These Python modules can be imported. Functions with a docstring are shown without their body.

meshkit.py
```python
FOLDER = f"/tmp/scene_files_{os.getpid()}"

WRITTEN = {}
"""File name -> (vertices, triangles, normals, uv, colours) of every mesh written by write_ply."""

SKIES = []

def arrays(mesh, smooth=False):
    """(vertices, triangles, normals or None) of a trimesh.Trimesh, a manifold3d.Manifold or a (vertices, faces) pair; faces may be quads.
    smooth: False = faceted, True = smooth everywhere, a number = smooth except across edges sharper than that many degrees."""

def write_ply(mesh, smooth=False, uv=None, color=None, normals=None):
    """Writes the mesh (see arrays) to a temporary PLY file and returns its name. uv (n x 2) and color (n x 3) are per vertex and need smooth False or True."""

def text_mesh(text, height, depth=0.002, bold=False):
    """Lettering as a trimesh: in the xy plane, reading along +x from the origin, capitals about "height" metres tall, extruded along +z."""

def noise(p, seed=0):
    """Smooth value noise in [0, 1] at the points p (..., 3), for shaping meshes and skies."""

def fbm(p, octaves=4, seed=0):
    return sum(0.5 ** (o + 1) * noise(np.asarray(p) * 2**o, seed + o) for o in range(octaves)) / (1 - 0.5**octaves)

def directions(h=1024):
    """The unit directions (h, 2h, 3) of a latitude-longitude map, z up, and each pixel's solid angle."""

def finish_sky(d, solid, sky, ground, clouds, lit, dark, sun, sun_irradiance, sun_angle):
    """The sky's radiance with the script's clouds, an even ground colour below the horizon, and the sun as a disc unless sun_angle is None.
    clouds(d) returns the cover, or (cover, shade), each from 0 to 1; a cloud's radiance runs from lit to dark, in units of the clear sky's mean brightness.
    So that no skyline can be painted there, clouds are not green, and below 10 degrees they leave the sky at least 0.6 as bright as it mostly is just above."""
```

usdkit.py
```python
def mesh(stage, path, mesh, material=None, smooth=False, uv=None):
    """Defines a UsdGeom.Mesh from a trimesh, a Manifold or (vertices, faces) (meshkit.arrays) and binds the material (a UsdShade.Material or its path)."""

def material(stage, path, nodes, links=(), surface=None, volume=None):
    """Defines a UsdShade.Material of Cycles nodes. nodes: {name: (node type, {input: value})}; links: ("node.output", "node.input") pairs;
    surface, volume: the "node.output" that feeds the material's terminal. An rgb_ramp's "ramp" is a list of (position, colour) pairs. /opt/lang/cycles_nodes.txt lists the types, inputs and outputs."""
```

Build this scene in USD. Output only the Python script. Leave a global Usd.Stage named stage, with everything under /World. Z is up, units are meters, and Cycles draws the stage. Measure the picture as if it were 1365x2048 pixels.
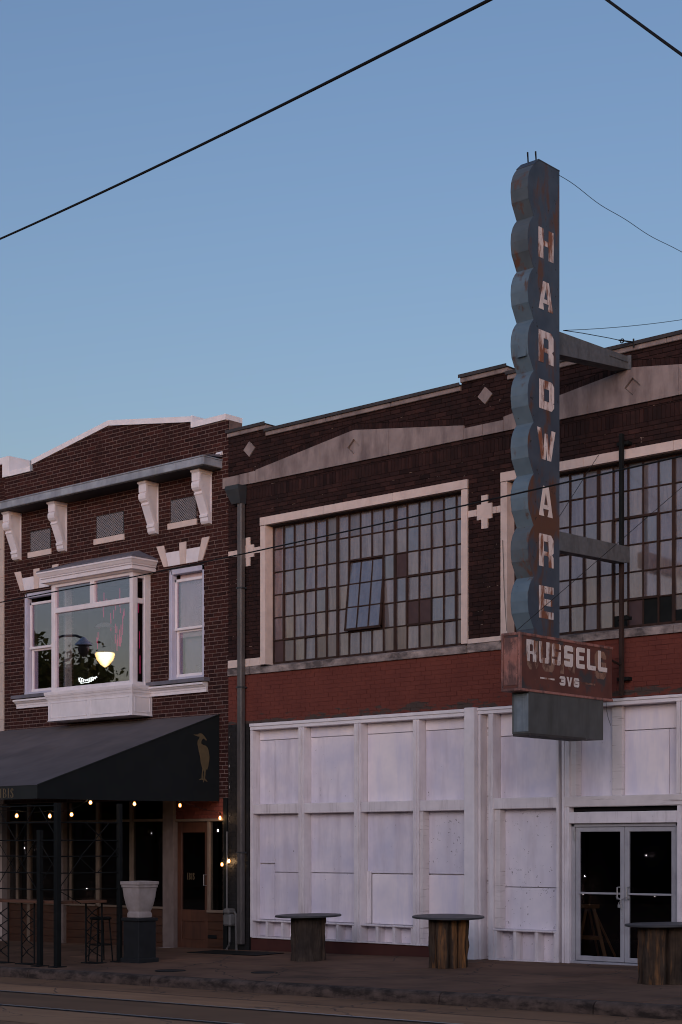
import math, random
import numpy as np
import trimesh
import usdkit, meshkit
from pxr import Usd, UsdGeom, UsdLux, UsdShade, Gf, Sdf, Vt
from shapely.geometry import Polygon, box as sbox, Point, LineString, MultiPolygon
from shapely.ops import unary_union
from shapely import affinity
from shapely.prepared import prep

stage = Usd.Stage.CreateInMemory()
UsdGeom.SetStageUpAxis(stage, 'Z')
UsdGeom.SetStageMetersPerUnit(stage, 1.0)
UsdGeom.Xform.Define(stage, '/World')
UsdGeom.Scope.Define(stage, '/World/Looks')

# ------------------------------------------------------------------ camera, sky, sun, exposure
CAM_H, CAM_D, YAW = 1.75, 21.03, math.radians(41.7)
cam = UsdGeom.Camera.Define(stage, '/World/camera')
cam.CreateFocalLengthAttr(57.53)
cam.CreateHorizontalApertureAttr(24.0)
cam.CreateVerticalApertureAttr(36.009)
cam.CreateVerticalApertureOffsetAttr((1691 - 1024) / 1365 * 24.0)      # risen lens: verticals stay vertical
cam.CreateClippingRangeAttr(Gf.Vec2f(0.1, 4000))
cam.CreateExposureAttr(2.48)
_c, _s = math.cos(YAW), math.sin(YAW)
cam.AddTransformOp().Set(Gf.Matrix4d(_c, _s, 0, 0, 0, 0, 1, 0, _s, -_c, 0, 0, 0, -CAM_D, CAM_H, 1))

SUN_EL, SUN_ROT = math.radians(0.4), math.radians(152)
usdkit.material(stage, '/World/Looks/dusk_sky', {
    's': ('sky_texture', {'sky_type': 'single_scattering', 'sun_disc': False, 'sun_elevation': SUN_EL, 'sun_rotation': SUN_ROT,
                          'air_density': 1.0, 'aerosol_density': 1.0, 'ozone_density': 1.15}),
    'w': ('mix_color', {'blend_type': 'multiply', 'fac': 1.0, 'b': (.545, .715, 1.06), 'use_clamp_result': False}),      # white balance of the whole sky
    'b': ('background_shader', {'strength': 0.12})}, [('s.color', 'w.a'), ('w.result', 'b.color')], surface='b.background')
dome = UsdLux.DomeLight.Define(stage, '/World/sky')
UsdShade.MaterialBindingAPI.Apply(dome.GetPrim()).Bind(UsdShade.Material.Get(stage, '/World/Looks/dusk_sky'))
dome.GetPrim().SetCustomDataByKey('kind', 'structure')
sun = UsdLux.DistantLight.Define(stage, '/World/sun')
sun.CreateNormalizeAttr(True)
sun.CreateIntensityAttr(0.11)
sun.CreateAngleAttr(60.0)
sun.CreateColorAttr(Gf.Vec3f(1.0, 0.87, 0.93))
_z = np.array([math.sin(SUN_ROT) * math.cos(SUN_EL), math.cos(SUN_ROT) * math.cos(SUN_EL), math.sin(SUN_EL)])
_x = np.cross([0, 0, 1], _z); _x /= np.linalg.norm(_x); _y = np.cross(_z, _x)
sun.AddTransformOp().Set(Gf.Matrix4d(*map(float, _x), 0, *map(float, _y), 0, *map(float, _z), 0, 0, 0, 0, 1))

rng = random.Random(7)

# ------------------------------------------------------------------ materials
def mat(name, nodes, links, surface='p.BSDF'):
    return usdkit.material(stage, '/World/Looks/' + name, nodes, links, surface=surface)

def weathered(name, c1, c2, scale=3.0, dirt=None, dscale=(5, 5, .7), dlo=.5, dhi=.72, damt=.8, rough=.85, bump=.25, bscale=70.,
              spec=.3, tone=None, metallic=0.0, spots=None, sscale=25., slo=.66, shi=.7, grain=None, ior=1.5, zband=None, bdist=.006, stint=(1, 1, 1), sstretch=None, cracks=None):
    """A real-world surface: two tones mixed by noise, dirt streaks, small spots, fine relief; tone = darkest/lightest factor per piece."""
    n = {'g': ('geometry', {}),
         'n1': ('noise_texture', {'scale': scale, 'detail': 6., 'roughness': .6}),
         'r1': ('rgb_ramp', {'ramp': [(.3, c1), (.7, c2)]}),
         'nb': ('noise_texture', {'scale': bscale, 'detail': 5., 'roughness': .6}),
         'b': ('bump', {'strength': bump, 'distance': bdist}),
         'p': ('principled_bsdf', {'roughness': rough, 'specular_ior_level': spec, 'specular_tint': stint, 'metallic': metallic, 'ior': ior})}
    l = [('g.position', 'n1.vector'), ('n1.fac', 'r1.fac'), ('nb.fac', 'b.height'), ('b.normal', 'p.normal')]
    if grain:
        n['mg'] = ('mapping', {'scale': grain}); l += [('g.position', 'mg.vector'), ('mg.vector', 'nb.vector')]
        n['gr'] = ('rgb_ramp', {'ramp': [(.3, (.62, .6, .58)), (.65, (1.1, 1.1, 1.1))]})
        n['gm'] = ('mix_color', {'blend_type': 'multiply', 'fac': .8, 'use_clamp_result': False})
        l += [('nb.fac', 'gr.fac'), ('r1.color', 'gm.a'), ('gr.color', 'gm.b')]
        cur = 'gm.result'
    else:
        l += [('g.position', 'nb.vector')]
        cur = 'r1.color'
    if tone:
        n['at'] = ('attribute', {'attribute': 'tone'})
        n['tr'] = ('rgb_ramp', {'ramp': tone})
        n['tm'] = ('mix_color', {'blend_type': 'multiply', 'fac': 1.0, 'use_clamp_result': False})
        l += [('at.fac', 'tr.fac'), (cur, 'tm.a'), ('tr.color', 'tm.b')]
        cur = 'tm.result'
    if dirt:
        n['md'] = ('mapping', {'scale': dscale})
        n['nd'] = ('noise_texture', {'scale': 1., 'detail': 5., 'roughness': .65})
        n['rd'] = ('map_range', {'from_min': dlo, 'from_max': dhi, 'to_min': 0., 'to_max': damt, 'clamp': True})
        n['xd'] = ('mix_color', {'blend_type': 'mix', 'b': dirt})
        l += [('g.position', 'md.vector'), ('md.vector', 'nd.vector'), ('nd.fac', 'rd.value'), ('rd.result', 'xd.fac'), (cur, 'xd.a')]
        cur = 'xd.result'
        if zband:                                      # (z centre, half height, gain): wear gathers along a seam
            n['sx'] = ('separate_xyz', {}); n['z1'] = ('math', {'math_type': 'subtract', 'value2': zband[0]}); n['z2'] = ('math', {'math_type': 'absolute'})
            n['z3'] = ('map_range', {'from_min': zband[1], 'from_max': 0., 'to_min': 0., 'to_max': zband[2], 'clamp': True})
            n['z4'] = ('math', {'math_type': 'add'})
            l = [x for x in l if x != ('nd.fac', 'rd.value')]
            l += [('g.position', 'sx.vector'), ('sx.z', 'z1.value1'), ('z1.value', 'z2.value1'), ('z2.value', 'z3.value'), ('z3.result', 'z4.value1'), ('nd.fac', 'z4.value2'), ('z4.value', 'rd.value')]
    if spots:
        n['ns'] = ('noise_texture', {'scale': sscale, 'detail': 3., 'roughness': .7})
        n['rs'] = ('map_range', {'from_min': slo, 'from_max': shi, 'clamp': True})
        n['xs'] = ('mix_color', {'blend_type': 'mix', 'b': spots})
        if sstretch:
            n['ms'] = ('mapping', {'scale': sstretch, 'rotation': (0., .15, 0.)}); l += [('g.position', 'ms.vector'), ('ms.vector', 'ns.vector')]
        else:
            l += [('g.position', 'ns.vector')]
        l += [('ns.fac', 'rs.value'), ('rs.result', 'xs.fac'), (cur, 'xs.a')]
        cur = 'xs.result'
    if cracks:                                         # (cell scale, half width, colour): wandering hairline cracks
        n['kw'] = ('noise_texture', {'scale': 2.2, 'detail': 4.}); n['ka'] = ('mix_color', {'blend_type': 'linear_light', 'fac': .18, 'use_clamp': False, 'use_clamp_result': False})
        n['kv'] = ('voronoi_texture', {'feature': 'distance_to_edge', 'scale': cracks[0]}); n['kr'] = ('map_range', {'from_min': cracks[1], 'from_max': cracks[1] * .3, 'to_min': 0., 'to_max': .85, 'clamp': True})
        n['kx'] = ('mix_color', {'blend_type': 'mix', 'b': cracks[2]})
        l += [('g.position', 'kw.vector'), ('g.position', 'ka.a'), ('kw.color', 'ka.b'), ('ka.result', 'kv.vector'), ('kv.distance', 'kr.value'), ('kr.result', 'kx.fac'), (cur, 'kx.a')]
        cur = 'kx.result'
    l.append((cur, 'p.base_color'))
    return mat(name, n, l)

def emitter(name, color, strength):
    return mat(name, {'p': ('principled_bsdf', {'base_color': (.8, .8, .8), 'emission_color': color, 'emission_strength': strength})}, [])

def glazing(name, f0, tint=(.9, .9, .9), rough=0.0):
    """A thin window pane: each face mirrors a share f0 head on, more at a glancing angle, and lets the rest pass."""
    return mat(name, {'lw': ('layer_weight', {'blend': .5}), 'pw': ('math', {'math_type': 'power', 'value2': 5.}), 'mr': ('map_range', {'to_min': f0, 'to_max': 1., 'clamp': True}),
                      't': ('transparent_bsdf', {'color': tint}), 'g': ('glossy_bsdf', {'color': (1, .85, .98), 'roughness': rough}), 'm': ('mix_closure', {})},  # glossy tint colours the mirrored sky pinkish, light put into the glass
               [('lw.facing', 'pw.value1'), ('pw.value', 'mr.value'), ('mr.result', 'm.fac'), ('t.BSDF', 'm.closure1'), ('g.BSDF', 'm.closure2')], 'm.closure')

TONES = [(0, (.5, .5, .52)), (.3, (.8, .78, .78)), (.7, (1.1, 1.08, 1.05)), (1, (1.55, 1.45, 1.35))]
MT = {
    'red_brick': weathered('red_brick', (0.0292, 0.0085, 0.0073), (0.0438, 0.0134, 0.011), 9., (0.0168, 0.0077, 0.007), (2, 2, 1.2), .5, .75, .6, .9, .5, 90, .2, TONES),
    'pink_mortar': weathered('pink_mortar', (0.1482, 0.1001, 0.0898), (0.2052, 0.1457, 0.13), 5., (0.0741, 0.0456, 0.0372), (1.5, 1.5, 1), .45, .7, .8, .95, .5, 120, .1),
    'dark_brick': weathered('dark_brick', (.020, .0095, .009), (.036, .0155, .014), 7., (.012, .009, .009), (1.5, 1.5, .8), .5, .75, .7, .9, .5, 90, .2, TONES, spots=(.20, .15, .13), sscale=9, slo=.79, shi=.82),
    'dark_mortar': weathered('dark_mortar', (.012, .008, .008), (.028, .018, .016), 6., None, rough=.95, bscale=120, spec=.1, spots=(.42, .34, .31), sscale=6., slo=.645, shi=.66),
    'red_paint': weathered('red_paint', (0.1215, 0.0306, 0.0225), (0.162, 0.0425, 0.0297), 2.2, (0.0675, 0.0238, 0.0198), (3, 3, 1.6), .5, .8, .7, .75, .5, 60, .25, TONES[1:3]),
    'red_paint_worn': weathered('red_paint_worn', (0.1094, 0.0275, 0.0203), (0.1458, 0.0383, 0.0267), 2.2, (0.0567, 0.042, 0.0365), (2.2, 2.2, 7), .72, .76, .95, .8, .6, 60, .25, None, spots=(.4, .34, .3), sscale=11, slo=.74, shi=.76, zband=(3.99, .26, .27)),
    'red_kick_shaded': weathered('red_kick_shaded', (.055, .018, .014), (.075, .024, .019), 2.2, (.03, .014, .012), (3, 3, 1.6), .5, .8, .7, .75, .5, 60, .25, spots=(.2, .16, .14), sscale=9, slo=.74, shi=.78),  # darkened copy of the red paint, shade put into the colour
    'limestone': weathered('limestone', (0.216, 0.172, 0.164), (0.304, 0.244, 0.228), 3.5, (0.096, 0.0704, 0.0704), (3.2, 3.2, .9), .45, .70, .8, .9, .4, 80, .2),
    'limestone_clean': weathered('limestone_clean', (0.529, 0.4255, 0.3852), (0.644, 0.5232, 0.4715), 5., (0.368, 0.2645, 0.2185), (4, 4, 1.2), .55, .8, .6, .9, .3, 90, .2),
    'limestone_grimy': weathered('limestone_grimy', (.22, .18, .17), (.38, .31, .285), 4., (.06, .05, .05), (2.2, 2.2, 3.5), .42, .6, .9, .92, .4, 80, .2),
    'white_trim': weathered('white_trim', (0.6311, 0.5866, 0.6093), (0.7399, 0.6862, 0.7073), 4., (0.4896, 0.4316, 0.4352), (5, 5, 1.2), .55, .8, .5, .6, .15, 60, .35),
    'painted_panel': weathered('painted_panel', (0.5733, 0.5414, 0.6377), (0.7722, 0.6961, 0.7195), 1.9, (0.468, 0.4105, 0.468), (4.0, 4.0, .6), .45, .72, .7, .75, .3, 90, .3, spots=(.17, .14, .15), sscale=13, slo=.715, shi=.74, sstretch=(1.6, 1., .8)),
    'painted_panel_scuffed': weathered('painted_panel_scuffed', (0.585, 0.5474, 0.6201), (0.7254, 0.6664, 0.702), 2.1, (0.4914, 0.4284, 0.468), (4.5, 4.5, .7), .48, .75, .6, .75, .3, 90, .3, spots=(.11, .09, .095), sscale=19, slo=.65, shi=.69),
    'painted_panel_pale': weathered('painted_panel_pale', (0.6435, 0.595, 0.6552), (0.8307, 0.7437, 0.7488), 1.5, (0.5148, 0.4998, 0.6435), (3.5, 3.5, .5), .45, .7, .6, .75, .25, 90, .3, spots=(.2, .17, .18), sscale=11, slo=.735, shi=.755, sstretch=(1.6, 1., .8)),
    'painted_wood': weathered('painted_wood', (0.585, 0.5295, 0.5499), (0.7371, 0.6723, 0.6786), 2.5, (0.3861, 0.3213, 0.3159), (12, 12, 1.0), .52, .75, .7, .75, .3, 40, .3, spots=(.12, .09, .09), sscale=22, slo=.715, shi=.74, ),
    'painted_wood_old': weathered('painted_wood_old', (0.5382, 0.476, 0.468), (0.6786, 0.6069, 0.5967), 2.5, (0.2574, 0.2023, 0.1872), (1.5, 1.5, 26), .58, .66, .8, .75, .3, 40, .3),
    'lavender_trim': weathered('lavender_trim', (.40, .40, .50), (.50, .49, .58), 3., (.30, .29, .36), (5, 5, 1), .5, .75, .6, .7, .2, 60, .3),
    'grey_metal_trim': weathered('grey_metal_trim', (.22, .24, .28), (.36, .38, .42), 5., (.16, .17, .19), (3, 3, 1), .45, .7, .8, .5, .2, 40, .5),
    'dark_roof_metal': weathered('dark_roof_metal', (.10, .095, .12), (.16, .15, .175), 2., (.06, .06, .07), (3, 3, 1), .5, .7, .6, .6, .2, 30, .4),
    'flashing': weathered('flashing', (.03, .028, .03), (.06, .05, .05), 3., None, rough=.6),
    'steel_sash': weathered('steel_sash', (0.0275, 0.0154, 0.0121), (0.0468, 0.0231, 0.0176), 6., (0.0154, 0.011, 0.0099), (6, 6, 1), .45, .7, .8, .8, .3, 80, .2),
    'sash_dark': weathered('sash_dark', (.03, .026, .026), (.05, .042, .04), 6., None, rough=.7),
    'sign_blue': weathered('sign_blue', (.075, .115, .15), (.115, .165, .205), 3.2, (.085, .045, .03), (4, 4, 1.6), .585, .67, .9, .55, .3, 45, .4, spots=(.03, .025, .022), sscale=14, slo=.72, shi=.74),
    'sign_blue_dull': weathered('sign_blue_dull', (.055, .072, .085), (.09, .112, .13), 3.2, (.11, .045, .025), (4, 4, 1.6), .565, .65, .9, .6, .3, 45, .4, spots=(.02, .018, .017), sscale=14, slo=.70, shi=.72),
    'sign_face': weathered('sign_face', (0.033, 0.045, 0.0648), (0.054, 0.0713, 0.0972), 3.5, (0.09, 0.039, 0.0216), (4, 4, 1.3), .51, .62, .95, .6, .35, 45, .4, spots=(.016, .013, .013), sscale=11, slo=.665, shi=.70, zband=(6.18, .28, .18)),
    'sign_letter': weathered('sign_letter', (.55, .47, .45), (.68, .60, .57), 6., (.19, .066, .03), (9, 9, 2.0), .48, .585, .97, .7, .3, 60, .3, spots=(.06, .04, .035), sscale=24, slo=.66, shi=.69),
    'sign_letter_clean': weathered('sign_letter_clean', (.56, .49, .46), (.68, .60, .57), 6., (.19, .09, .06), (9, 9, 2.2), .64, .70, .9, .7, .3, 60, .3, spots=(.08, .06, .05), sscale=30, slo=.68, shi=.7),
    'box_red': weathered('box_red', (.085, .032, .026), (.135, .048, .036), 3.5, (.045, .046, .05), (3, 3, 3.), .53, .62, .9, .7, .35, 50, .3, spots=(.2, .09, .07), sscale=9, slo=.68, shi=.76),
    'box_red_edge': weathered('box_red_edge', (0.26, 0.105, 0.08), (0.364, 0.1725, 0.144), 5., (0.0975, 0.0525, 0.048), (5, 5, 2.), .48, .6, .9, .7, .35, 50, .3, spots=(.05, .03, .03), sscale=16, slo=.64, shi=.7),
    'ghost_letter': weathered('ghost_letter', (.20, .115, .08), (.28, .165, .12), 8., (.085, .034, .027), (6, 6, 4.), .46, .58, .97, .7, .3, 60, .3),
    'box_grey': weathered('box_grey', (.055, .056, .054), (.08, .082, .08), 4., (.04, .04, .036), (5, 5, .8), .48, .7, .8, .6, .3, 50, .4),
    'box_blue': weathered('box_blue', (.12, .15, .18), (.19, .225, .25), 6., (.08, .09, .10), (9, 9, .7), .48, .7, .7, .6, .3, 50, .4),
    'beam_grey': weathered('beam_grey', (.075, .082, .09), (.115, .12, .13), 12., (.05, .05, .052), (6, 6, 2), .5, .7, .7, .7, .5, 60, .3),
    'black_iron': weathered('black_iron', (.005, .006, .006), (.009, .01, .01), 8., None, rough=.7, spec=.15),
    'wire_black': weathered('wire_black', (.008, .008, .009), (.012, .012, .013), 8., None, rough=.7, spec=.2),
    'downspout': weathered('downspout', (.07, .06, .06), (.10, .085, .08), 3., (.04, .034, .03), (3, 3, .6), .5, .7, .8, .42, .2, 30, .5),
    'downspout_head': weathered('downspout_head', (.022, .024, .028), (.035, .038, .042), 5., None, rough=.5, spec=.5),
    'awning_fabric_skylit': weathered('awning_fabric_skylit', (0.0945, 0.081, 0.0837), (0.1305, 0.1116, 0.1152), 1.1, (0.072, 0.063, 0.0666), (1.1, .7, 1.1), .5, .75, .7, .95, .3, 220, .1),  # lighter copy of the awning cloth, sky light put into the top's colour
    'awning_side': weathered('awning_side', (.012, .014, .015), (.016, .018, .019), 2., None, rough=.95, bscale=220, spec=.1),
    'awning_valance': weathered('awning_valance', (.021, .023, .023), (.028, .03, .029), 2., None, rough=.95, bscale=220, spec=.1),
    'gold_print': weathered('gold_print', (.10, .07, .036), (.135, .094, .048), 12., None, rough=.7),
    'door_wood': weathered('door_wood', (.06, .022, .012), (.10, .036, .018), 3., (.03, .012, .008), (14, 14, 1), .5, .7, .7, .5, .2, 30, .4),
    'orange_wood': weathered('orange_wood', (0.0478, 0.0169, 0.0079), (0.0703, 0.0259, 0.0112), 3., (0.0281, 0.0112, 0.0062), (2, 2, 18), .5, .7, .6, .5, .2, 30, .4),
    'tan_column': weathered('tan_column', (0.1445, 0.1062, 0.0935), (0.1955, 0.1487, 0.1318), 5., (0.085, 0.0595, 0.0527), (6, 6, 1), .5, .75, .6, .8, .3, 60, .3),
    'cream_frame': weathered('cream_frame', (.15, .105, .075), (.20, .145, .105), 5., None, rough=.6),
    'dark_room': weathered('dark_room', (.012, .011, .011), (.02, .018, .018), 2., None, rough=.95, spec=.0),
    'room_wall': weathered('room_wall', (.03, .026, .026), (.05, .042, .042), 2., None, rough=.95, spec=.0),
    'blind': weathered('blind', (.60, .50, .53), (.72, .60, .63), 2.5, (.5, .41, .45), (9, 9, .6), .45, .7, .7, .9, .2, 60, .1),
    'aluminium': weathered('aluminium', (.30, .29, .31), (.38, .365, .385), 4., (.22, .2, .21), (3, 3, 2), .5, .75, .6, .42, .15, 60, .5),
    'steel_bright': weathered('steel_bright', (.30, .29, .29), (.45, .43, .42), 12., (.16, .12, .1), (20, 20, 20), .55, .7, .7, .38, .15, 60, .5, metallic=.6),
    'sidewalk': weathered('sidewalk', (0.1306, 0.0694, 0.0431), (0.198, 0.1069, 0.0674), .9, (0.08, 0.0441, 0.0285), (.9, 1.4, .9), .45, .68, .85, .93, .5, 55, .2, spots=(.13, .095, .082), sscale=42, slo=.68, shi=.74, cracks=(.42, .006, (.04, .03, .026))),
    'curb_stone': weathered('curb_stone', (0.0675, 0.0454, 0.0356), (0.1395, 0.0945, 0.0745), 7., (0.0216, 0.0159, 0.013), (3, 3, 9), .45, .62, .85, .95, .8, 32, .2),
    'asphalt': weathered('asphalt', (0.2106, 0.1049, 0.0529), (0.2843, 0.1438, 0.0745), .8, (0.1369, 0.0699, 0.0378), (.35, 1.6, .5), .48, .68, .7, .9, .5, 90, .25, spots=(.28, .2, .15), sscale=60, slo=.64, shi=.7, cracks=(.7, .008, (.05, .036, .03))),
    'track_concrete': weathered('track_concrete', (0.3143, 0.1592, 0.0814), (0.4056, 0.2098, 0.1067), .7, (0.2332, 0.1205, 0.0646), (.3, 2., .5), .48, .7, .7, .9, .4, 70, .25, spots=(.16, .11, .08), sscale=50, slo=.62, shi=.7, cracks=(.35, .005, (.07, .05, .04))),
    'track_dark': weathered('track_dark', (0.1638, 0.083, 0.0432), (0.2184, 0.1123, 0.0583), .7, (0.1201, 0.0635, 0.0335), (.3, 2., .5), .48, .7, .7, .9, .4, 70, .25),
    'ground': weathered('ground', (.05, .042, .035), (.07, .06, .05), .3, None, rough=.95),
    'seam_dark': weathered('seam_dark', (.014, .011, .010), (.022, .017, .016), 3., None, rough=.95),
    'table_top': weathered('table_top', (.035, .034, .037), (.05, .049, .053), 5., None, rough=.5, spec=.4),
    'stump_wood': weathered('stump_wood', (0.0375, 0.0285, 0.024), (0.0825, 0.06, 0.0465), 4., (0.15, 0.0975, 0.0675), (4.2, 4.2, .32), .55, .7, .8, .9, .9, 22, .15, grain=(1.6, 1.6, .10), bdist=.03),
    'stump_wood_red': weathered('stump_wood_red', (0.0357, 0.0255, 0.0204), (0.085, 0.0561, 0.0382), 4., (0.2856, 0.1292, 0.0476), (4.2, 4.2, .32), .53, .66, .95, .9, .9, 22, .15, grain=(1.6, 1.6, .10), bdist=.03),
    'urn_stone': weathered('urn_stone', (0.2808, 0.234, 0.2153), (0.3744, 0.3182, 0.2995), 7., (0.2059, 0.1638, 0.1544), (5, 5, 1), .5, .75, .7, .9, .4, 60, .2),
    'pedestal_dark': weathered('pedestal_dark', (0.01, 0.0105, 0.0115), (0.016, 0.0165, 0.018), 7., None, rough=.8),
    'counter_wood': weathered('counter_wood', (.11, .045, .025), (.15, .064, .035), 4., (.06, .026, .016), (3, 3, 30), .5, .7, .6, .6, .2, 30, .4),
    'ladder_wood': weathered('ladder_wood', (0.12, 0.054, 0.021), (0.15, 0.069, 0.027), 4., None, rough=.7),
    'black_paint_wall': weathered('black_paint_wall', (.012, .011, .011), (.02, .018, .018), 4., (.03, .022, .02), (3, 3, 1), .55, .75, .6, .6, .5, 60, .3),
    'peeling_white': weathered('peeling_white', (.35, .32, .30), (.5, .46, .44), 10., (.03, .025, .025), (6, 6, 9.), .42, .5, 1., .8, .3, 60, .2),
    'meter_grey': weathered('meter_grey', (.10, .095, .09), (.15, .14, .135), 8., None, rough=.55),
    'grille_frame': weathered('grille_frame', (.02, .02, .021), (.03, .03, .031), 8., None, rough=.8),
    'grille_wire': weathered('grille_wire', (.26, .25, .27), (.34, .32, .34), 8., None, rough=.6),
    'stucco': weathered('stucco', (.42, .34, .30), (.52, .43, .38), 2., (.30, .23, .2), (3, 3, .8), .5, .75, .6, .9, .3, 50, .2),
    'white_coping': weathered('white_coping', (0.7254, 0.6783, 0.6903), (0.8424, 0.7854, 0.7956), 4., (0.585, 0.5236, 0.5265), (5, 5, 2), .55, .8, .5, .5, .1, 40, .4),
    'far_brick': weathered('far_brick', (.035, .022, .018), (.05, .033, .027), 1., None, rough=.95),
    'far_window': weathered('far_window', (.015, .016, .018), (.025, .026, .028), 1., None, rough=.3),
    'bark': weathered('bark', (.03, .022, .017), (.05, .037, .03), 6., None, rough=.95),
    'lamp_green': weathered('lamp_green', (.015, .02, .018), (.025, .03, .028), 6., None, rough=.5),
    'lamp_dome': weathered('lamp_dome', (.35, .40, .44), (.45, .5, .54), 6., None, rough=.3),
    'red_glass': mat('red_glass', {'p': ('principled_bsdf', {'base_color': (.45, .02, .10), 'roughness': .15, 'specular_ior_level': .6, 'emission_color': (1, .05, .22), 'emission_strength': .06})}, []),  # faint red glow put into the drops themselves
    'bay_glass': glazing('bay_glass', .28),
    'shop_glass': glazing('shop_glass', .035, (.75, .78, .78)),
    'door_glass': glazing('door_glass', .02, (.8, .82, .82)),
    'bulb_core': emitter('bulb_core', (1.0, .62, .30), 30.),
    'neon_white': emitter('neon_white', (.9, 1.0, .95), .5),
    'lamp_glint': emitter('lamp_glint', (1.0, .93, .82), 40.),
}
MT['acorn_glow'] = mat('acorn_glow', {'w': ('layer_weight', {'blend': .5}), 'r': ('rgb_ramp', {'ramp': [(.12, (1., .93, .74)), (.5, (1., .70, .24)), (1., (.62, .25, .04))]}), 'p': ('principled_bsdf', {'base_color': (.7, .6, .4), 'roughness': .2, 'emission_strength': .52})},
                       [('w.facing', 'r.fac'), ('r.color', 'p.emission_color')])
MT['bulb_glass'] = mat('bulb_glass', {'t': ('transparent_bsdf', {}), 'e': ('emission', {'color': (1., .36, .08), 'strength': .55}), 'm': ('mix_closure', {'fac': .45})}, [('t.BSDF', 'm.closure1'), ('e.emission', 'm.closure2')], 'm.closure')
# leaves for the trees that only the window glass shows
MT['leaf'] = mat('leaf', {'g': ('geometry', {}), 'n': ('noise_texture', {'scale': .9}), 'r': ('rgb_ramp', {'ramp': [(.3, (.025, .04, .012)), (.7, (.09, .10, .025))]}), 'd': ('diffuse_bsdf', {}), 't': ('translucent_bsdf', {}), 'm': ('mix_closure', {'fac': .3})},
                 [('g.position', 'n.vector'), ('n.fac', 'r.fac'), ('r.color', 'd.color'), ('r.color', 't.color'), ('d.BSDF', 'm.closure1'), ('t.BSDF', 'm.closure2')], 'm.closure')

def pane_mat(name, c1, c2, dirt, rough, lo=.45, ior=2.55):
    """Old factory glass: a film of grime over a strongly reflecting, slightly rough face."""
    return weathered(name, c1, c2, 5., dirt, (8, 8, 1.1), lo, lo + .25, .8, rough, .07, 25, .5, ior=ior, stint=(1., .73, .84))  # specular tint puts a pink dusk sky into what the panes mirror
PANES = [pane_mat('pane_lavender', (.085, .072, .076), (.13, .112, .118), (.20, .18, .185), .08),
         pane_mat('pane_grey', (.074, .066, .07), (.115, .104, .11), (.18, .165, .17), .07),
         pane_mat('pane_pale', (.12, .105, .105), (.17, .15, .148), (.22, .19, .18), .12, .42),
         pane_mat('pane_streaked', (.09, .078, .078), (.14, .12, .118), (.20, .17, .155), .12, .36),
         pane_mat('pane_blue', (.08, .09, .105), (.115, .125, .145), (.14, .15, .16), .07),
         pane_mat('pane_low', (.05, .044, .044), (.085, .075, .073), (.12, .10, .095), .22, .4)]
PANE_BOARD = weathered('pane_board', (.055, .034, .036), (.075, .047, .048), 5., None, rough=.7, spec=.2)
PANE_BROKEN = weathered('pane_broken', (.006, .007, .007), (.01, .011, .011), 5., None, rough=.5, spec=.1)

# ------------------------------------------------------------------ mesh and prim helpers
_count = {}
def numbered(parent, name):
    k = (parent, name); i = _count.get(k, 0); _count[k] = i + 1
    return f'{parent}/{name}' + (f'_{i:03d}' if i else '')

BASES = {}
def thing(name, label, cat, base=(0, 0, 0), group=None, kind=None):
    path = numbered('/World', name)
    x = UsdGeom.Xform.Define(stage, path); x.AddTranslateOp().Set(Gf.Vec3d(*map(float, base)))
    tag(x.GetPrim(), label, cat, group, kind)
    BASES[path] = np.array(base, float)
    return path

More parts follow.
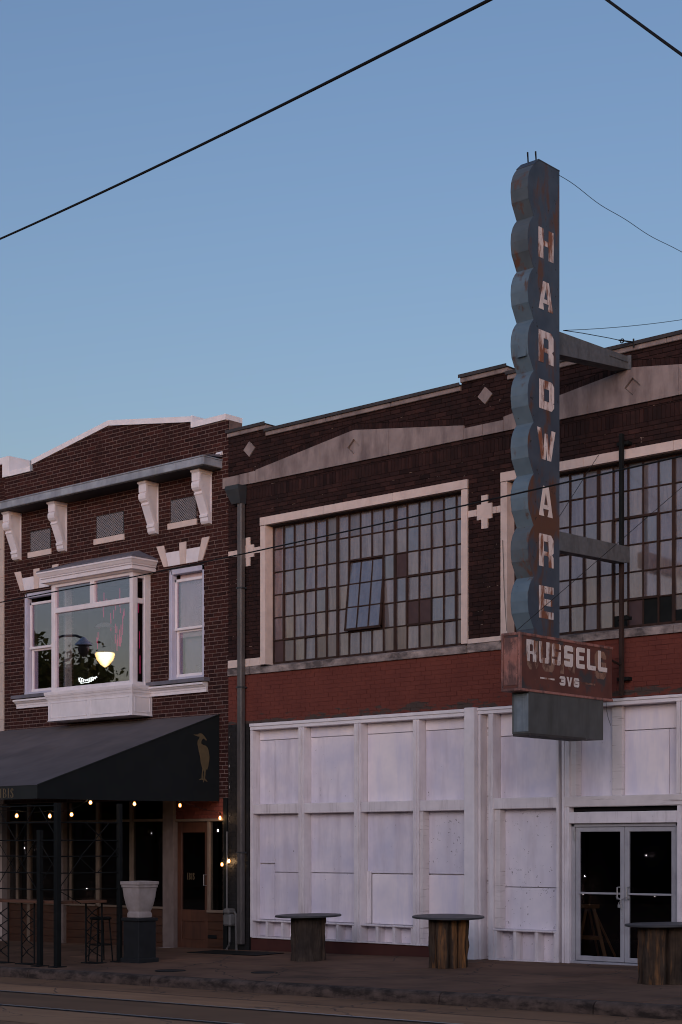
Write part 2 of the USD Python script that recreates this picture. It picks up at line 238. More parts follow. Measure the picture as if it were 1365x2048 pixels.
def tag(p, label=None, cat=None, group=None, kind=None):
    for k, v in (('label', label), ('category', cat), ('group', group), ('kind', kind)):
        if v:
            p.SetCustomDataByKey(k, v)

def join(parts):
    vs, fs, n = [], [], 0
    for v, f in parts:
        vs.append(v); fs.append(np.asarray(f) + n); n += len(v)
    return np.vstack(vs), np.vstack(fs)

def obj(parent, name, parts, m, smooth=False, label=None, kind=None, tone=None):
    """parts in world coordinates -> ONE mesh under parent (a thing or one of its parts)."""
    if not isinstance(parts, list):
        parts = [parts]
    v, f = join([as_vf(p) for p in parts])
    path = numbered(parent, name)
    root = '/'.join(parent.split('/')[:3])
    b = BASES.get(root, np.zeros(3))
    g = usdkit.mesh(stage, path, (v - b, f), MT[m] if isinstance(m, str) else m, smooth)
    if tone is not None:
        t = np.broadcast_to(np.asarray(tone, np.float32), (len(v),)) if np.ndim(tone) == 0 else np.asarray(tone, np.float32)
        UsdGeom.PrimvarsAPI(g).CreatePrimvar('tone', Sdf.ValueTypeNames.FloatArray, 'vertex').Set(Vt.FloatArray.FromNumpy(np.ascontiguousarray(t)))
    tag(g.GetPrim(), label, None, None, kind)
    return path

def single(name, parts, m, label, cat, base=(0, 0, 0), group=None, kind=None, smooth=False):
    """A top-level thing that is one mesh."""
    v, f = join([as_vf(p) for p in (parts if isinstance(parts, list) else [parts])])
    path = numbered('/World', name)
    g = usdkit.mesh(stage, path, (v - np.array(base, float), f), MT[m] if isinstance(m, str) else m, smooth)
    UsdGeom.Xformable(g).AddTranslateOp().Set(Gf.Vec3d(*map(float, base)))
    tag(g.GetPrim(), label, cat, group, kind)
    BASES[path] = np.array(base, float)
    return path

def as_vf(p):
    if isinstance(p, tuple):
        v, f = np.asarray(p[0], float), np.asarray(p[1], int)
        if f.shape[1] == 4:
            f = np.vstack([f[:, [0, 1, 2]], f[:, [0, 2, 3]]])
        return v, f
    return np.asarray(p.vertices), np.asarray(p.faces)

_BF = np.array([[0, 2, 3], [0, 3, 1], [4, 5, 7], [4, 7, 6], [0, 1, 5], [0, 5, 4], [2, 6, 7], [2, 7, 3], [0, 4, 6], [0, 6, 2], [1, 3, 7], [1, 7, 5]])
def bx(x0, x1, y0, y1, z0, z1):
    v = np.array([[x, y, z] for x in (x0, x1) for y in (y0, y1) for z in (z0, z1)], float)
    return v, _BF
def _cbox_faces():
    c = np.array([[sx, sy, sz] for sx in (-1, 1) for sy in (-1, 1) for sz in (-1, 1)], float)
    pts = []
    for s in c:
        for a in range(3):
            p = s.copy(); p[[i for i in range(3) if i != a]] *= .8; pts.append(p)
    pts = np.array(pts)
    h = trimesh.Trimesh(*(lambda q: (q.points, q.simplices))(__import__('scipy.spatial', fromlist=['ConvexHull']).ConvexHull(pts)), process=False)
    f = h.faces.copy()
    n = np.cross(pts[f[:, 1]] - pts[f[:, 0]], pts[f[:, 2]] - pts[f[:, 0]])
    flip = (n * pts[f].mean(1)).sum(1) < 0
    f[flip] = f[flip][:, ::-1]
    return f
_CF = _cbox_faces()
def cbx(x0, x1, y0, y1, z0, z1, c=.006):
    """A box with chamfered edges."""
    lo, hi = np.array([x0, y0, z0], float), np.array([x1, y1, z1], float)
    c = min(c, (hi - lo).min() * .3)
    pts = []
    for sx in (0, 1):
        for sy in (0, 1):
            for sz in (0, 1):
                s = np.array([sx, sy, sz]); corner = np.where(s, hi, lo); inner = np.where(s, hi - c, lo + c)
                for a in range(3):
                    p = inner.copy(); p[a] = corner[a]; pts.append(p)
    return np.array(pts), _CF

def tube(points, r, sides=6, caps=True):
    p = np.asarray(points, float)
    t = np.gradient(p, axis=0); t /= np.linalg.norm(t, axis=1, keepdims=True) + 1e-12
    a = np.cross(t, np.where(np.abs(t[:, 2:]) < .9, [0, 0, 1.], [1., 0, 0])); a /= np.linalg.norm(a, axis=1, keepdims=True) + 1e-12
    b = np.cross(t, a); ang = np.arange(sides) * 2 * np.pi / sides
    r = np.broadcast_to(r, (len(p),))
    v = (p[:, None] + r[:, None, None] * (np.cos(ang)[None, :, None] * a[:, None] + np.sin(ang)[None, :, None] * b[:, None])).reshape(-1, 3)
    i, j = np.meshgrid(np.arange(len(p) - 1), np.arange(sides), indexing='ij')
    q = np.stack([i * sides + j, i * sides + (j + 1) % sides, (i + 1) * sides + (j + 1) % sides, (i + 1) * sides + j], -1).reshape(-1, 4)
    f = np.vstack([q[:, [0, 1, 2]], q[:, [0, 2, 3]]])
    if caps:
        n = len(v); v = np.vstack([v, p[:1], p[-1:]]); k = np.arange(sides)
        f = np.vstack([f, np.stack([np.full(sides, n), (k + 1) % sides, k], 1), np.stack([np.full(sides, n + 1), (len(p) - 1) * sides + k, (len(p) - 1) * sides + (k + 1) % sides], 1)])
    return v, f
def rod(a, b, r, sides=6):
    return tube([a, b], r, sides)
def sag(a, b, drop, n=24):
    a, b = np.array(a, float), np.array(b, float); t = np.linspace(0, 1, n)[:, None]
    p = a + (b - a) * t; p[:, 2] -= drop * 4 * (t * (1 - t))[:, 0]
    return p

def lathe(profile, cx, cy, z0, n=20, square=0.0):
    """profile: (radius, height). square > 0 gives a four-sided section with rounded corners."""
    ang = np.arange(n) * 2 * np.pi / n
    k = np.ones(n)
    if square:
        k = 1 / (np.abs(np.cos(ang)) ** square + np.abs(np.sin(ang)) ** square) ** (1 / square)
    prof = np.array(profile, float)
    v = np.stack([cx + prof[:, :1] * np.cos(ang) * k, cy + prof[:, :1] * np.sin(ang) * k, np.broadcast_to(z0 + prof[:, 1:], (len(prof), n))], -1).reshape(-1, 3)
    i, j = np.meshgrid(np.arange(len(prof) - 1), np.arange(n), indexing='ij')
    q = np.stack([i * n + j, i * n + (j + 1) % n, (i + 1) * n + (j + 1) % n, (i + 1) * n + j], -1).reshape(-1, 4)
    f = np.vstack([q[:, [0, 1, 2]], q[:, [0, 2, 3]]])
    m = len(v); v = np.vstack([v, [[cx, cy, z0 + prof[0, 1]], [cx, cy, z0 + prof[-1, 1]]]]); kk = np.arange(n)
    f = np.vstack([f, np.stack([np.full(n, m), (kk + 1) % n, kk], 1), np.stack([np.full(n, m + 1), (len(prof) - 1) * n + kk, (len(prof) - 1) * n + (kk + 1) % n], 1)])
    return v, f

def polys(g):
    if g.is_empty:
        return []
    return [p for p in (g.geoms if hasattr(g, 'geoms') else [g]) if isinstance(p, Polygon) and p.area > 1e-7]
def prism(poly, y0, y1):
    """A polygon in the X-Z plane carried from y0 to y1."""
    out = []
    for p in polys(poly if not isinstance(poly, list) else Polygon(poly)):
        m = trimesh.creation.extrude_polygon(p, abs(y1 - y0))
        v = np.array(m.vertices); out.append((np.stack([v[:, 0], max(y0, y1) - v[:, 2], v[:, 1]], 1), np.array(m.faces)))
    return join(out)
def prism_x(poly, x0, x1):
    """A polygon in the Y-Z plane carried from x0 to x1."""
    out = []
    for p in polys(poly if not isinstance(poly, list) else Polygon(poly)):
        m = trimesh.creation.extrude_polygon(p, abs(x1 - x0))
        v = np.array(m.vertices); out.append((np.stack([min(x0, x1) + v[:, 2], v[:, 0], v[:, 1]], 1), np.array(m.faces)))
    return join(out)
def prism_z(poly, z0, z1):
    out = []
    for p in polys(poly if not isinstance(poly, list) else Polygon(poly)):
        m = trimesh.creation.extrude_polygon(p, abs(z1 - z0)); v = np.array(m.vertices)
        out.append((np.stack([v[:, 0], v[:, 1], min(z0, z1) + v[:, 2]], 1), np.array(m.faces)))
    return join(out)

def depth_of(x, y=0.0):
    return -x * math.sin(YAW) + (y + CAM_D) * math.cos(YAW)

def lay_bricks(parent, name, region, z0, z1, x0, x1, m, course=.0737, length=.216, joint=.011, face=0.0, keep=300, seed=1, soldier=False, depth=.02, zoff=0.0, rough=.0016):
    """Running-bond bricks inside region (X-Z): the nearest ones are parts, the rest one mesh."""
    r = random.Random(seed); made = []; pr = prep(region)
    rows = int(math.ceil((z1 - z0) / course)) if not soldier else 1
    for k in range(rows):
        zb = z0 + zoff + k * course + joint / 2; zt = zb + course - joint
        if soldier:
            zb, zt = z0 + joint / 2, z1 - joint / 2
        L = length if not soldier else course
        x = x0 - L * (0.5 * (k % 2) + .13 * r.random())
        while x < x1:
            a, b = x + joint / 2, x + L - joint / 2; x += L * (1 + r.uniform(-.02, .02))
            cell = sbox(a, zb, b, zt)
            y = face + r.uniform(-rough, rough); t = min(1, max(0, r.gauss(.5, .22)))
            if pr.contains(cell):
                tilt = r.uniform(-.0012, .0012)
                v, f = bx(a, b, y, face + depth, zb, zt); v = v.copy(); v[:4, 1] += np.where(v[:4, 1] < face + depth - 1e-6, tilt, 0)
                made.append((depth_of(a), (v, f), t))
            elif pr.intersects(cell):
                c = cell.intersection(region)
                for p in polys(c):
                    if p.area > .12 * cell.area or p.area > .0012:
                        p = p.simplify(.002)
                        if len(p.exterior.coords) > 3 and p.is_valid:
                            made.append((depth_of(a) + 3, prism(p, y, face + depth), t))
    made.sort(key=lambda q: q[0])
    for d, g, t in made[:keep]:
        obj(parent, name, g, m, tone=t)
    rest = made[keep:]
    if rest:
        tn = np.concatenate([np.full(len(g[0]), t) for _, g, t in rest])
        obj(parent, name + 's', [g for _, g, _ in rest], m, kind='stuff', tone=tn)
    return len(made)

def rect(x0, x1, z0, z1):
    return sbox(x0, z0, x1, z1)

# ground levels: the street falls gently to the left and towards the gutter
def zg(x, y=0.0):
    return -.04 + .0145 * (x + 13) + .012 * y
def zr(x, y):
    return zg(x, -4.95) - .15 + .004 * (-4.95 - y)
def sheet(x0, x1, y0, y1, zf, dz=0.0):
    v = np.array([[x, y, zf(x, y) + dz] for x, y in ((x0, y0), (x1, y0), (x1, y1), (x0, y1))])
    return v, np.array([[0, 1, 2], [0, 2, 3]])
def slab(x0, x1, y0, y1, zf, thick, c=.006):
    v, f = cbx(x0, x1, y0, y1, 0, thick, c); v = v.copy()
    v[:, 2] = v[:, 2] - thick + np.array([zf(a, b) for a, b in v[:, :2]])
    return v, f

# ================================================================== THE SETTING
def structure(name, parts, m, kind='structure'):
    path = numbered('/World', name)
    v, f = join([as_vf(p) for p in (parts if isinstance(parts, list) else [parts])])
    g = usdkit.mesh(stage, path, (v, f), MT[m]); g.GetPrim().SetCustomDataByKey('kind', kind)
    return path

structure('ground', sheet(-700, 700, -700, 700, lambda x, y: -9.0), 'ground')
ROAD = structure('road', sheet(-130, 70, -60, -4.9, zr), 'asphalt')
obj(ROAD, 'track_strip', sheet(-130, 70, -6.86, -5.93, zr, .004), 'track_concrete')
obj(ROAD, 'track_strip', sheet(-130, 70, -8.30, -6.90, zr, .004), 'track_dark', label='darker paving between the two rails')
obj(ROAD, 'track_strip', sheet(-130, 70, -9.6, -8.34, zr, .004), 'track_concrete')
obj(ROAD, 'road_seam', sheet(-130, 70, -5.95, -5.915, zr, .009), 'curb_stone')
for yr, lab in ((-6.88, 'nearer the kerb of the two steel tram rails set in the street'), (-8.32, 'farther from the kerb of the two tram rails, at the bottom edge')):
    t = thing('tram_rail', lab, 'tram rail', (-13, yr, zr(-13, yr)))
    obj(t, 'rail_head', sheet(-130, 70, yr - .0, yr + .055, zr, .012), 'steel_bright')
    obj(t, 'flange_groove', sheet(-130, 70, yr - .075, yr - .003, zr, .008), 'seam_dark')

walk = structure('sidewalk', slab(-75, 30, -4.72, .9, lambda x, y: zg(x, y) - .03, .5), 'seam_dark')
xs = [-75, -45, -34.0, -31.2, -28.4, -25.6, -22.9, -20.3, -17.6, -15.35, -12.6, -9.9, -7.2, -3.0, 8.0, 30]
for i, (a, b) in enumerate(zip(xs, xs[1:])):
    for (ya, yb) in ((-4.74, -2.62), (-2.61, .55)):
        dz = rng.uniform(-.004, .003)
        obj(walk, 'slab', slab(a + .007, b - .007, ya, yb, lambda x, y: zg(x, y) + dz, .06, .008), 'sidewalk')
kerb = structure('curb', slab(-75, 30, -4.9, -4.76, lambda x, y: zg(x, y) - .03, .5), 'seam_dark')
x = -75.0
nr = np.random.RandomState(5)
while x < 28:
    L = rng.uniform(2.2, 3.3) if -30 < x < 0 else 9.0
    n = int(L / .12); u = np.linspace(x + .008, x + L - .008, n)
    rows = []
    for yy, hh in ((-4.755, 0.), (-4.80, .004), (-4.885, 0.), (-4.925, -.022), (-4.945, -.055), (-4.955, -.12), (-4.955, -.30)):
        w = (meshkit.fbm(np.stack([u * 3.1, np.full(n, yy * 9), np.full(n, hh * 20)], 1)) - .5) * (.026 if -.15 < hh < -.001 else .010)
        rows.append(np.stack([u, yy + w, np.array([zg(a, -4.8) for a in u]) + hh + w * .7], 1))
    v = np.array(rows).reshape(-1, 3); i, j = np.meshgrid(np.arange(6), np.arange(n - 1), indexing='ij')
    q = np.stack([i * n + j, i * n + j + 1, (i + 1) * n + j + 1, (i + 1) * n + j], -1).reshape(-1, 4)
    ends = [[k * n + e for k in range(7)] for e in (0, n - 1)]
    f = np.vstack([q[:, [0, 2, 1]], q[:, [0, 3, 2]]] + [np.array([[e[0], e[k], e[k + 1]] for k in range(1, 6)]) for e in ends])
    obj(kerb, 'curb_stone', (v, f), 'curb_stone', smooth=40)
    x += L

for (x, y, r, lab) in ((-18.6, -4.08, .24, 'round dark utility cover in the sidewalk below the white urn'), (-17.0, -3.66, .20, 'round dark utility cover in the sidewalk left of the first stump table')):
    t = thing('utility_cover', lab, 'manhole cover', (x, y, zg(x, y)))
    obj(t, 'rim', [(v[0] + np.array([0, 0, 0]), v[1]) for v in [lathe([(r, -.02), (r, .006), (r - .02, .006), (r - .02, -.01)], x, y, zg(x, y), 24)]], 'black_iron')
    obj(t, 'lid', lathe([(r - .024, -.02), (r - .024, .003), (.01, .004)], x, y, zg(x, y), 24), 'seam_dark')
mt = thing('floor_mat', 'flat black patch on the sidewalk under the downspout', 'mat', (-20.6, -.75, zg(-20.6, -.75)))
obj(mt, 'mat_sheet', slab(-21.5, -19.75, -1.05, -.35, lambda x, y: zg(x, y) + .014, .012), 'black_iron')  # flat dark patch laid over the slabs

# ------------------------------------------------------------------ far side of the street (seen only in the window glass)
for i, (a, b, h, lab) in enumerate(((-95, -62.3, 5.0, 'low brown brick building across the street, leftmost'), (-62, -34.2, 5.4, 'brown brick shop row across the street, mirrored in the cafe glass'),
                                    (-34, -8.2, 4.8, 'brown brick building across the street, mirrored in the double doors'), (-8, 40, 5.2, 'brown brick building across the street, behind the photographer'))):
    t = thing('opposite_building', lab, 'building', ((a + b) / 2, -31, zg((a + b) / 2) - .5))
    obj(t, 'wall', bx(a, b, -44, -31, zg(a) - 1.5, zg(b) + h), 'far_brick')
    obj(t, 'parapet_cap', bx(a - .1, b + .1, -44.1, -30.85, zg(b) + h, zg(b) + h + .18), 'limestone')
    k = int((b - a) / 4)
    for j in range(k):
        xc = a + (j + .5) * (b - a) / k
        obj(t, 'window', bx(xc - 1.3, xc + 1.3, -31.03, -30.95, zg(a) + .7, zg(a) + 2.8), 'far_window')
        obj(t, 'window', bx(xc - .7, xc + .7, -31.03, -30.95, zg(a) + 3.2, zg(a) + 4.3), 'far_window')

def mirrored(xb, yb_, z):
    t = (30.75 + yb_) / (CAM_D + yb_); return xb * (1 + t), -30.75, z + (z - CAM_H) * t
for xb_, z_, e_, where in ((-13.86, 1.02, .055, 'brightest dot in the left glass door'), (-13.83, 1.28, .028, 'small dot higher in the left glass door'), (-12.75, 1.60, .026, 'lone dot high in the right glass door'), (-12.60, 1.00, .02, 'dot under the push bar of the right glass door'), (-12.99, .86, .02, 'dot beside the padlock of the glass doors'), (-23.65, 1.98, .055, 'dot in the pane behind the urn'), (-21.83, 2.02, .05, 'dot in the pane right of the cafe door'), (-27.66, 1.69, .06, 'higher dot in the leftmost cafe glass'), (-25.6, .87, .035, 'low dot in the cafe pane above the drink rail'), (-27.2, .98, .03, 'low dot in the leftmost cafe glass')):
    p = mirrored(xb_, .05, z_)
    wl_ = thing('wall_lamp', 'far white lamp mirrored as the ' + where, 'lamp', p, 'lamps mirrored as bright dots in the ground-floor glass')
    obj(wl_, 'globe', lathe([(.01, -e_), (e_ * .8, -e_ * .6), (e_, 0), (e_ * .8, e_ * .6), (.01, e_)], *p, 10), 'lamp_glint'); obj(wl_, 'bracket', bx(p[0] - .015, p[0] + .015, p[1] - .28, p[1] - e_ * .5, p[2] + .0, p[2] + .03), 'black_iron')

def street_tree(x, y, h, r, lab, seed):
    rr = np.random.RandomState(seed); z0 = zg(x) - .2
    t = thing('street_tree', lab, 'tree', (x, y, z0))
    limbs = [tube([(x, y, z0), (x + .1, y, z0 + h * .3), (x, y + .1, z0 + h * .55), (x + .1, y, z0 + h * .85)], [.22, .17, .12, .03], 8)]
    tips = []
    for k in range(12):
        a = rr.uniform(0, 6.28); zb = z0 + h * rr.uniform(.35, .75); L = r * rr.uniform(.6, 1.0)
        e = np.array([x + math.cos(a) * L, y + math.sin(a) * L, zb + rr.uniform(.2, 1.0) * r * .7]); tips.append(e)
        limbs.append(tube([(x, y, zb), (x + math.cos(a) * L * .5, y + math.sin(a) * L * .5, zb + .4), e], [.07, .04, .012], 5))
        tips.append((np.array([x, y, zb]) + e) / 2 + rr.uniform(-.3, .3, 3))
    obj(t, 'trunk', limbs, 'bark')
    n = 12000; c = np.array(tips)[rr.randint(0, len(tips), n)] + rr.normal(0, r * .2, (n, 3))
    d1 = rr.normal(size=(n, 3)); d1 /= np.linalg.norm(d1, axis=1, keepdims=True); d2 = np.cross(d1, rr.normal(size=(n, 3))); d2 /= np.linalg.norm(d2, axis=1, keepdims=True)
    s = rr.uniform(.11, .25, (n, 1))
    v = np.stack([c - d1 * s, c + d2 * s * .5, c + d1 * s, c - d2 * s * .5], 1).reshape(-1, 3); k = np.arange(n)[:, None] * 4
    obj(t, 'crown', (v, np.vstack([k + [0, 1, 2], k + [0, 2, 3]])), 'leaf')
street_tree(-55.3, -23.5, 12.9, 2.9, 'leafy street tree mirrored in the left of the bay window', 3)
street_tree(-60.2, -24.5, 13.0, 2.8, 'leafy street tree mirrored in the sash window left of the bay', 4)
street_tree(-57.5, -30.2, 10.6, 3.4, 'low rounded tree mirrored at the lower right of the bay window', 8)
t = thing('street_lamp', 'street lamp with curved arm mirrored in the bay window', 'street lamp', (-53.3, -21.6, zg(-53) - .2))
z0 = zg(-53) - .2
obj(t, 'pole', tube([(-53.3, -21.6, z0), (-53.3, -21.6, 9.2)], [.11, .07], 10), 'lamp_green', smooth=40)
obj(t, 'arm', tube([(-53.3, -21.6, 9.1)] + [(-53.3 + 1.0 * (1 - math.cos(a)), -21.6, 9.1 + 1.1 * math.sin(a)) for a in np.linspace(.2, 1.57, 8)] + [(-51.5, -21.6, 10.15), (-51.0, -21.6, 10.0)], .05, 8), 'lamp_green', smooth=40)
obj(t, 'lamp_head', lathe([(.05, .32), (.12, .26), (.34, .05), (.36, 0), (.2, -.02)], -51.0, -21.6, 9.72, 16), 'lamp_dome', smooth=40)
obj(t, 'globe', lathe([(.2, 0), (.24, -.12), (.17, -.34), (.02, -.46)], -51.0, -21.6, 9.70, 16), 'far_window', smooth=40)

# ================================================================== THE HARDWARE STORE BUILDING (right)
XL, XR = -21.507, -9.0
store = thing('hardware_building', 'dark brick commercial building with steel factory windows above a boarded white shopfront', 'building', ((XL + XR) / 2, 0, zg(-15)))
LOW, UP = 9.09, 9.215
outline = Polygon([(XL, -.9), (XL, 9.22), (-20.52, 9.22), (-20.52, LOW), (-16.13, LOW), (-16.13, 9.215), (-15.2, 9.215), (-15.2, LOW), (-10.9, LOW), (-10.9, 9.215), (XR, 9.215), (XR, -.9)])
WIN = [(-20.672, -15.993), (-15.338, -10.66)]
shop = rect(-20.95, -9.15, -1.2, 3.955)
holes = unary_union([rect(a + .05, b - .05, 4.86, 7.6) for a, b in WIN] + [shop])
wall = obj(store, 'wall', prism(outline.difference(holes), .014, .40), 'dark_mortar')
red_zone = rect(XL, XR, 3.955, 4.845)
obj(wall, 'red_joint', prism(red_zone.intersection(outline).difference(shop), .009, .013), 'red_paint_worn')

# stone trim, every block its own piece
stones = []
def stone(poly, y0=-.022, y1=.03, m='limestone', name='stone_block', bricks=True):
    p = poly if not isinstance(poly, list) else Polygon(poly)
    obj(store, name, prism(p.buffer(-.003, join_style=2), y0, y1), m)
    if bricks:
        stones.append(p)
# gabled band over each window, flat links between
def gable_band(xl, xr, xm):
    zt = lambda x: 8.524 + (8.848 - 8.524) * (1 - abs(x - xm) / ((xr - xl) / 2))
    cuts = [xl, xl + (xr - xl) * .335, xl + (xr - xl) * .665, xr]
    dia = lambda s: Polygon([(xm - .135 * s, 8.56), (xm, 8.56 + .13 * s), (xm + .135 * s, 8.56), (xm, 8.56 - .13 * s)])
    for a, b in zip(cuts, cuts[1:]):
        pts = [(a, 8.292), (b, 8.292), (b, zt(b))] + ([(xm, zt(xm))] if a < xm < b else []) + [(a, zt(a))]
        p = Polygon(pts)
        if a < xm < b:
            obj(store, 'stone_diamond', prism(dia(.96), .004, .03), 'limestone', label='recessed diamond in the stone gable')
            stone(p.difference(dia(1.0)), -.035, .03); stones.append(p)
        else:
            stone(p, -.035, .03)
    # a raking course of bricks follows the gable
    for s in (-1, 1):
        n = 31; x0, x1 = (xl, xm) if s < 0 else (xm, xr)
        for k in range(n):
            a = x0 + (x1 - x0) * k / n + .004; b = x0 + (x1 - x0) * (k + 1) / n - .004
            p = Polygon([(a, zt(a) + .008), (b, zt(b) + .008), (b, zt(b) + .105), (a, zt(a) + .105)])
            raking.append((prism(p, rng.uniform(-.006, -.001), .03), min(1, max(0, rng.gauss(.45, .22))), p))
raking = []
gable_band(-20.775, -16.061, -18.42)
gable_band(-15.27, -10.56, -12.915)
for a, b, top in ((-21.61, -21.17, 8.492), (-21.165, -20.96, 8.50), (-20.955, -20.778, 8.51), (-16.058, -15.68, 8.475), (-15.675, -15.273, 8.475), (-10.557, -9.8, 8.475), (-9.795, XR, 8.475)):
    stone(rect(a, b, 8.292, top), -.05 if a < -21 else -.035, .03)
for g, t_, p in raking:
    obj(wall, 'raking_brick', g, 'dark_brick', tone=t_)
    stones.append(p.buffer(.006))
# coping: stone blocks under a dark sheet-metal cap
def coping(a, b, z, n, h=.085):
    for k in range(n):
        x0, x1 = a + (b - a) * k / n, a + (b - a) * (k + 1) / n
        obj(store, 'coping_stone', cbx(x0 + .003, x1 - .003, -.045, .42, z, z + h, .008), 'limestone')
    obj(store, 'coping_cap', [bx(a - .01, b + .01, -.075, .45, z + h, z + h + .014), bx(a - .01, b + .01, -.078, -.066, z + h - .012, z + h + .042)], 'flashing')
coping(XL, -20.52, 9.222, 1); coping(-20.52, -16.13, LOW, 3); coping(-16.13, -15.2, 9.217, 1); coping(-15.2, -10.9, LOW, 3); coping(-10.9, XR, 9.217, 1)
for xc in (-20.96, -15.65, -10.33):                           # diamonds set in the parapet
    stone([(xc - .15, 8.935), (xc, 9.075), (xc + .15, 8.935), (xc, 8.79)], -.012, .03, 'limestone')

# window surrounds
for a, b in WIN:
    for k in range(3):
        x0, x1 = a + (b - a) * k / 3, a + (b - a) * (k + 1) / 3
        stone(rect(x0, x1, 7.50, 7.648), -.03, .12, 'limestone_clean', 'lintel_stone')
    stone(rect(a, a + .132, 5.0, 7.496), -.02, .20, 'limestone_clean', 'jamb_stone')
    stone(rect(b - .132, b, 5.0, 7.496), -.02, .20, 'limestone_clean', 'jamb_stone')
    for k in range(3):
        x0, x1 = a + (b - a) * k / 3, a + (b - a) * (k + 1) / 3
        v = prism_x([(-.045, 4.846), (-.045, 4.955), (.22, 5.02), (.22, 4.846)], x0 + .003, x1 - .003)
        obj(store, 'sill_stone', v, 'limestone_grimy'); stones.append(rect(x0, x1, 4.846, 5.0))
for a, b in ((-21.5, -20.93), (-20.925, -20.675), (-15.99, -15.341), (-10.655, -9.9), (-9.895, XR)):
    stone(rect(a, b, 4.846, 4.985), -.035, .03, 'limestone_grimy', 'sill_stone')
    stone(rect(a, b, 4.99, 5.135 if a < -20 else 5.07), -.022, .03, 'limestone_clean', 'base_stone')
# crosses with their short arms
for xc, arms in ((-15.66, ((-15.99, -15.815), (-15.505, -15.43), (-15.425, -15.341))), (-20.99, ((-21.5, -21.12), (-20.84, -20.676))), (-10.33, ((-10.655, -10.485), (-10.175, -9.9)))):
    plus = unary_union([rect(xc - .064, xc + .064, 6.805, 7.345), rect(xc - .15, xc + .15, 6.955, 7.205)]) if xc > -20 else unary_union([rect(xc - .055, xc + .055, 6.81, 7.335), rect(xc - .15, xc + .15, 6.965, 7.195)])
    stone(plus, -.015, .03, 'limestone_clean', 'stone_cross')
    for a, b in arms:
        stone(rect(a, b, 7.025, 7.135), -.012, .03, 'limestone_clean', 'stone_arm')

SU = unary_union([s.buffer(.004, join_style=2) for s in stones])
face = outline.difference(holes).difference(SU).difference(rect(XL - 1, XR + 1, -5, 4.85)).buffer(0)
sold = rect(XL, XR, 8.005, 8.21)
lay_bricks(wall, 'brick', face.difference(sold), 4.84, 9.24, XL, XR, 'dark_brick', seed=11, joint=.010)
lay_bricks(wall, 'soldier_brick', face.intersection(sold), 8.005, 8.21, XL, XR, 'dark_brick', seed=12, soldier=True, joint=.009)
lay_bricks(wall, 'painted_brick', red_zone.intersection(outline).difference(shop).difference(SU).buffer(0), 3.955, 4.85, XL, XR, 'red_paint_worn', seed=13, joint=.006, face=.0015, rough=.0028)
# lower left pier, painted black, with ragged pale edges
pier = rect(XL + .008, -20.955, -.5, 3.95)
obj(store, 'pier', prism(pier, -.004, .012), 'black_paint_wall')
lay_bricks(f'{store}/pier', 'pier_brick', pier, -.45, 3.95, XL, -20.95, 'black_paint_wall', seed=14, face=-.012, joint=.012, keep=220)
for xc in (-21.465, -21.185):
    pts = []
    z = -.1
    while z < 3.8:
        h = rng.uniform(.08, .5)
        if rng.random() < .62:
            obj(store, 'old_caulk', bx(xc - rng.uniform(.004, .010), xc + rng.uniform(.004, .010), -.018, -.010, z, z + h), 'peeling_white')
        z += h + rng.uniform(.01, .2)

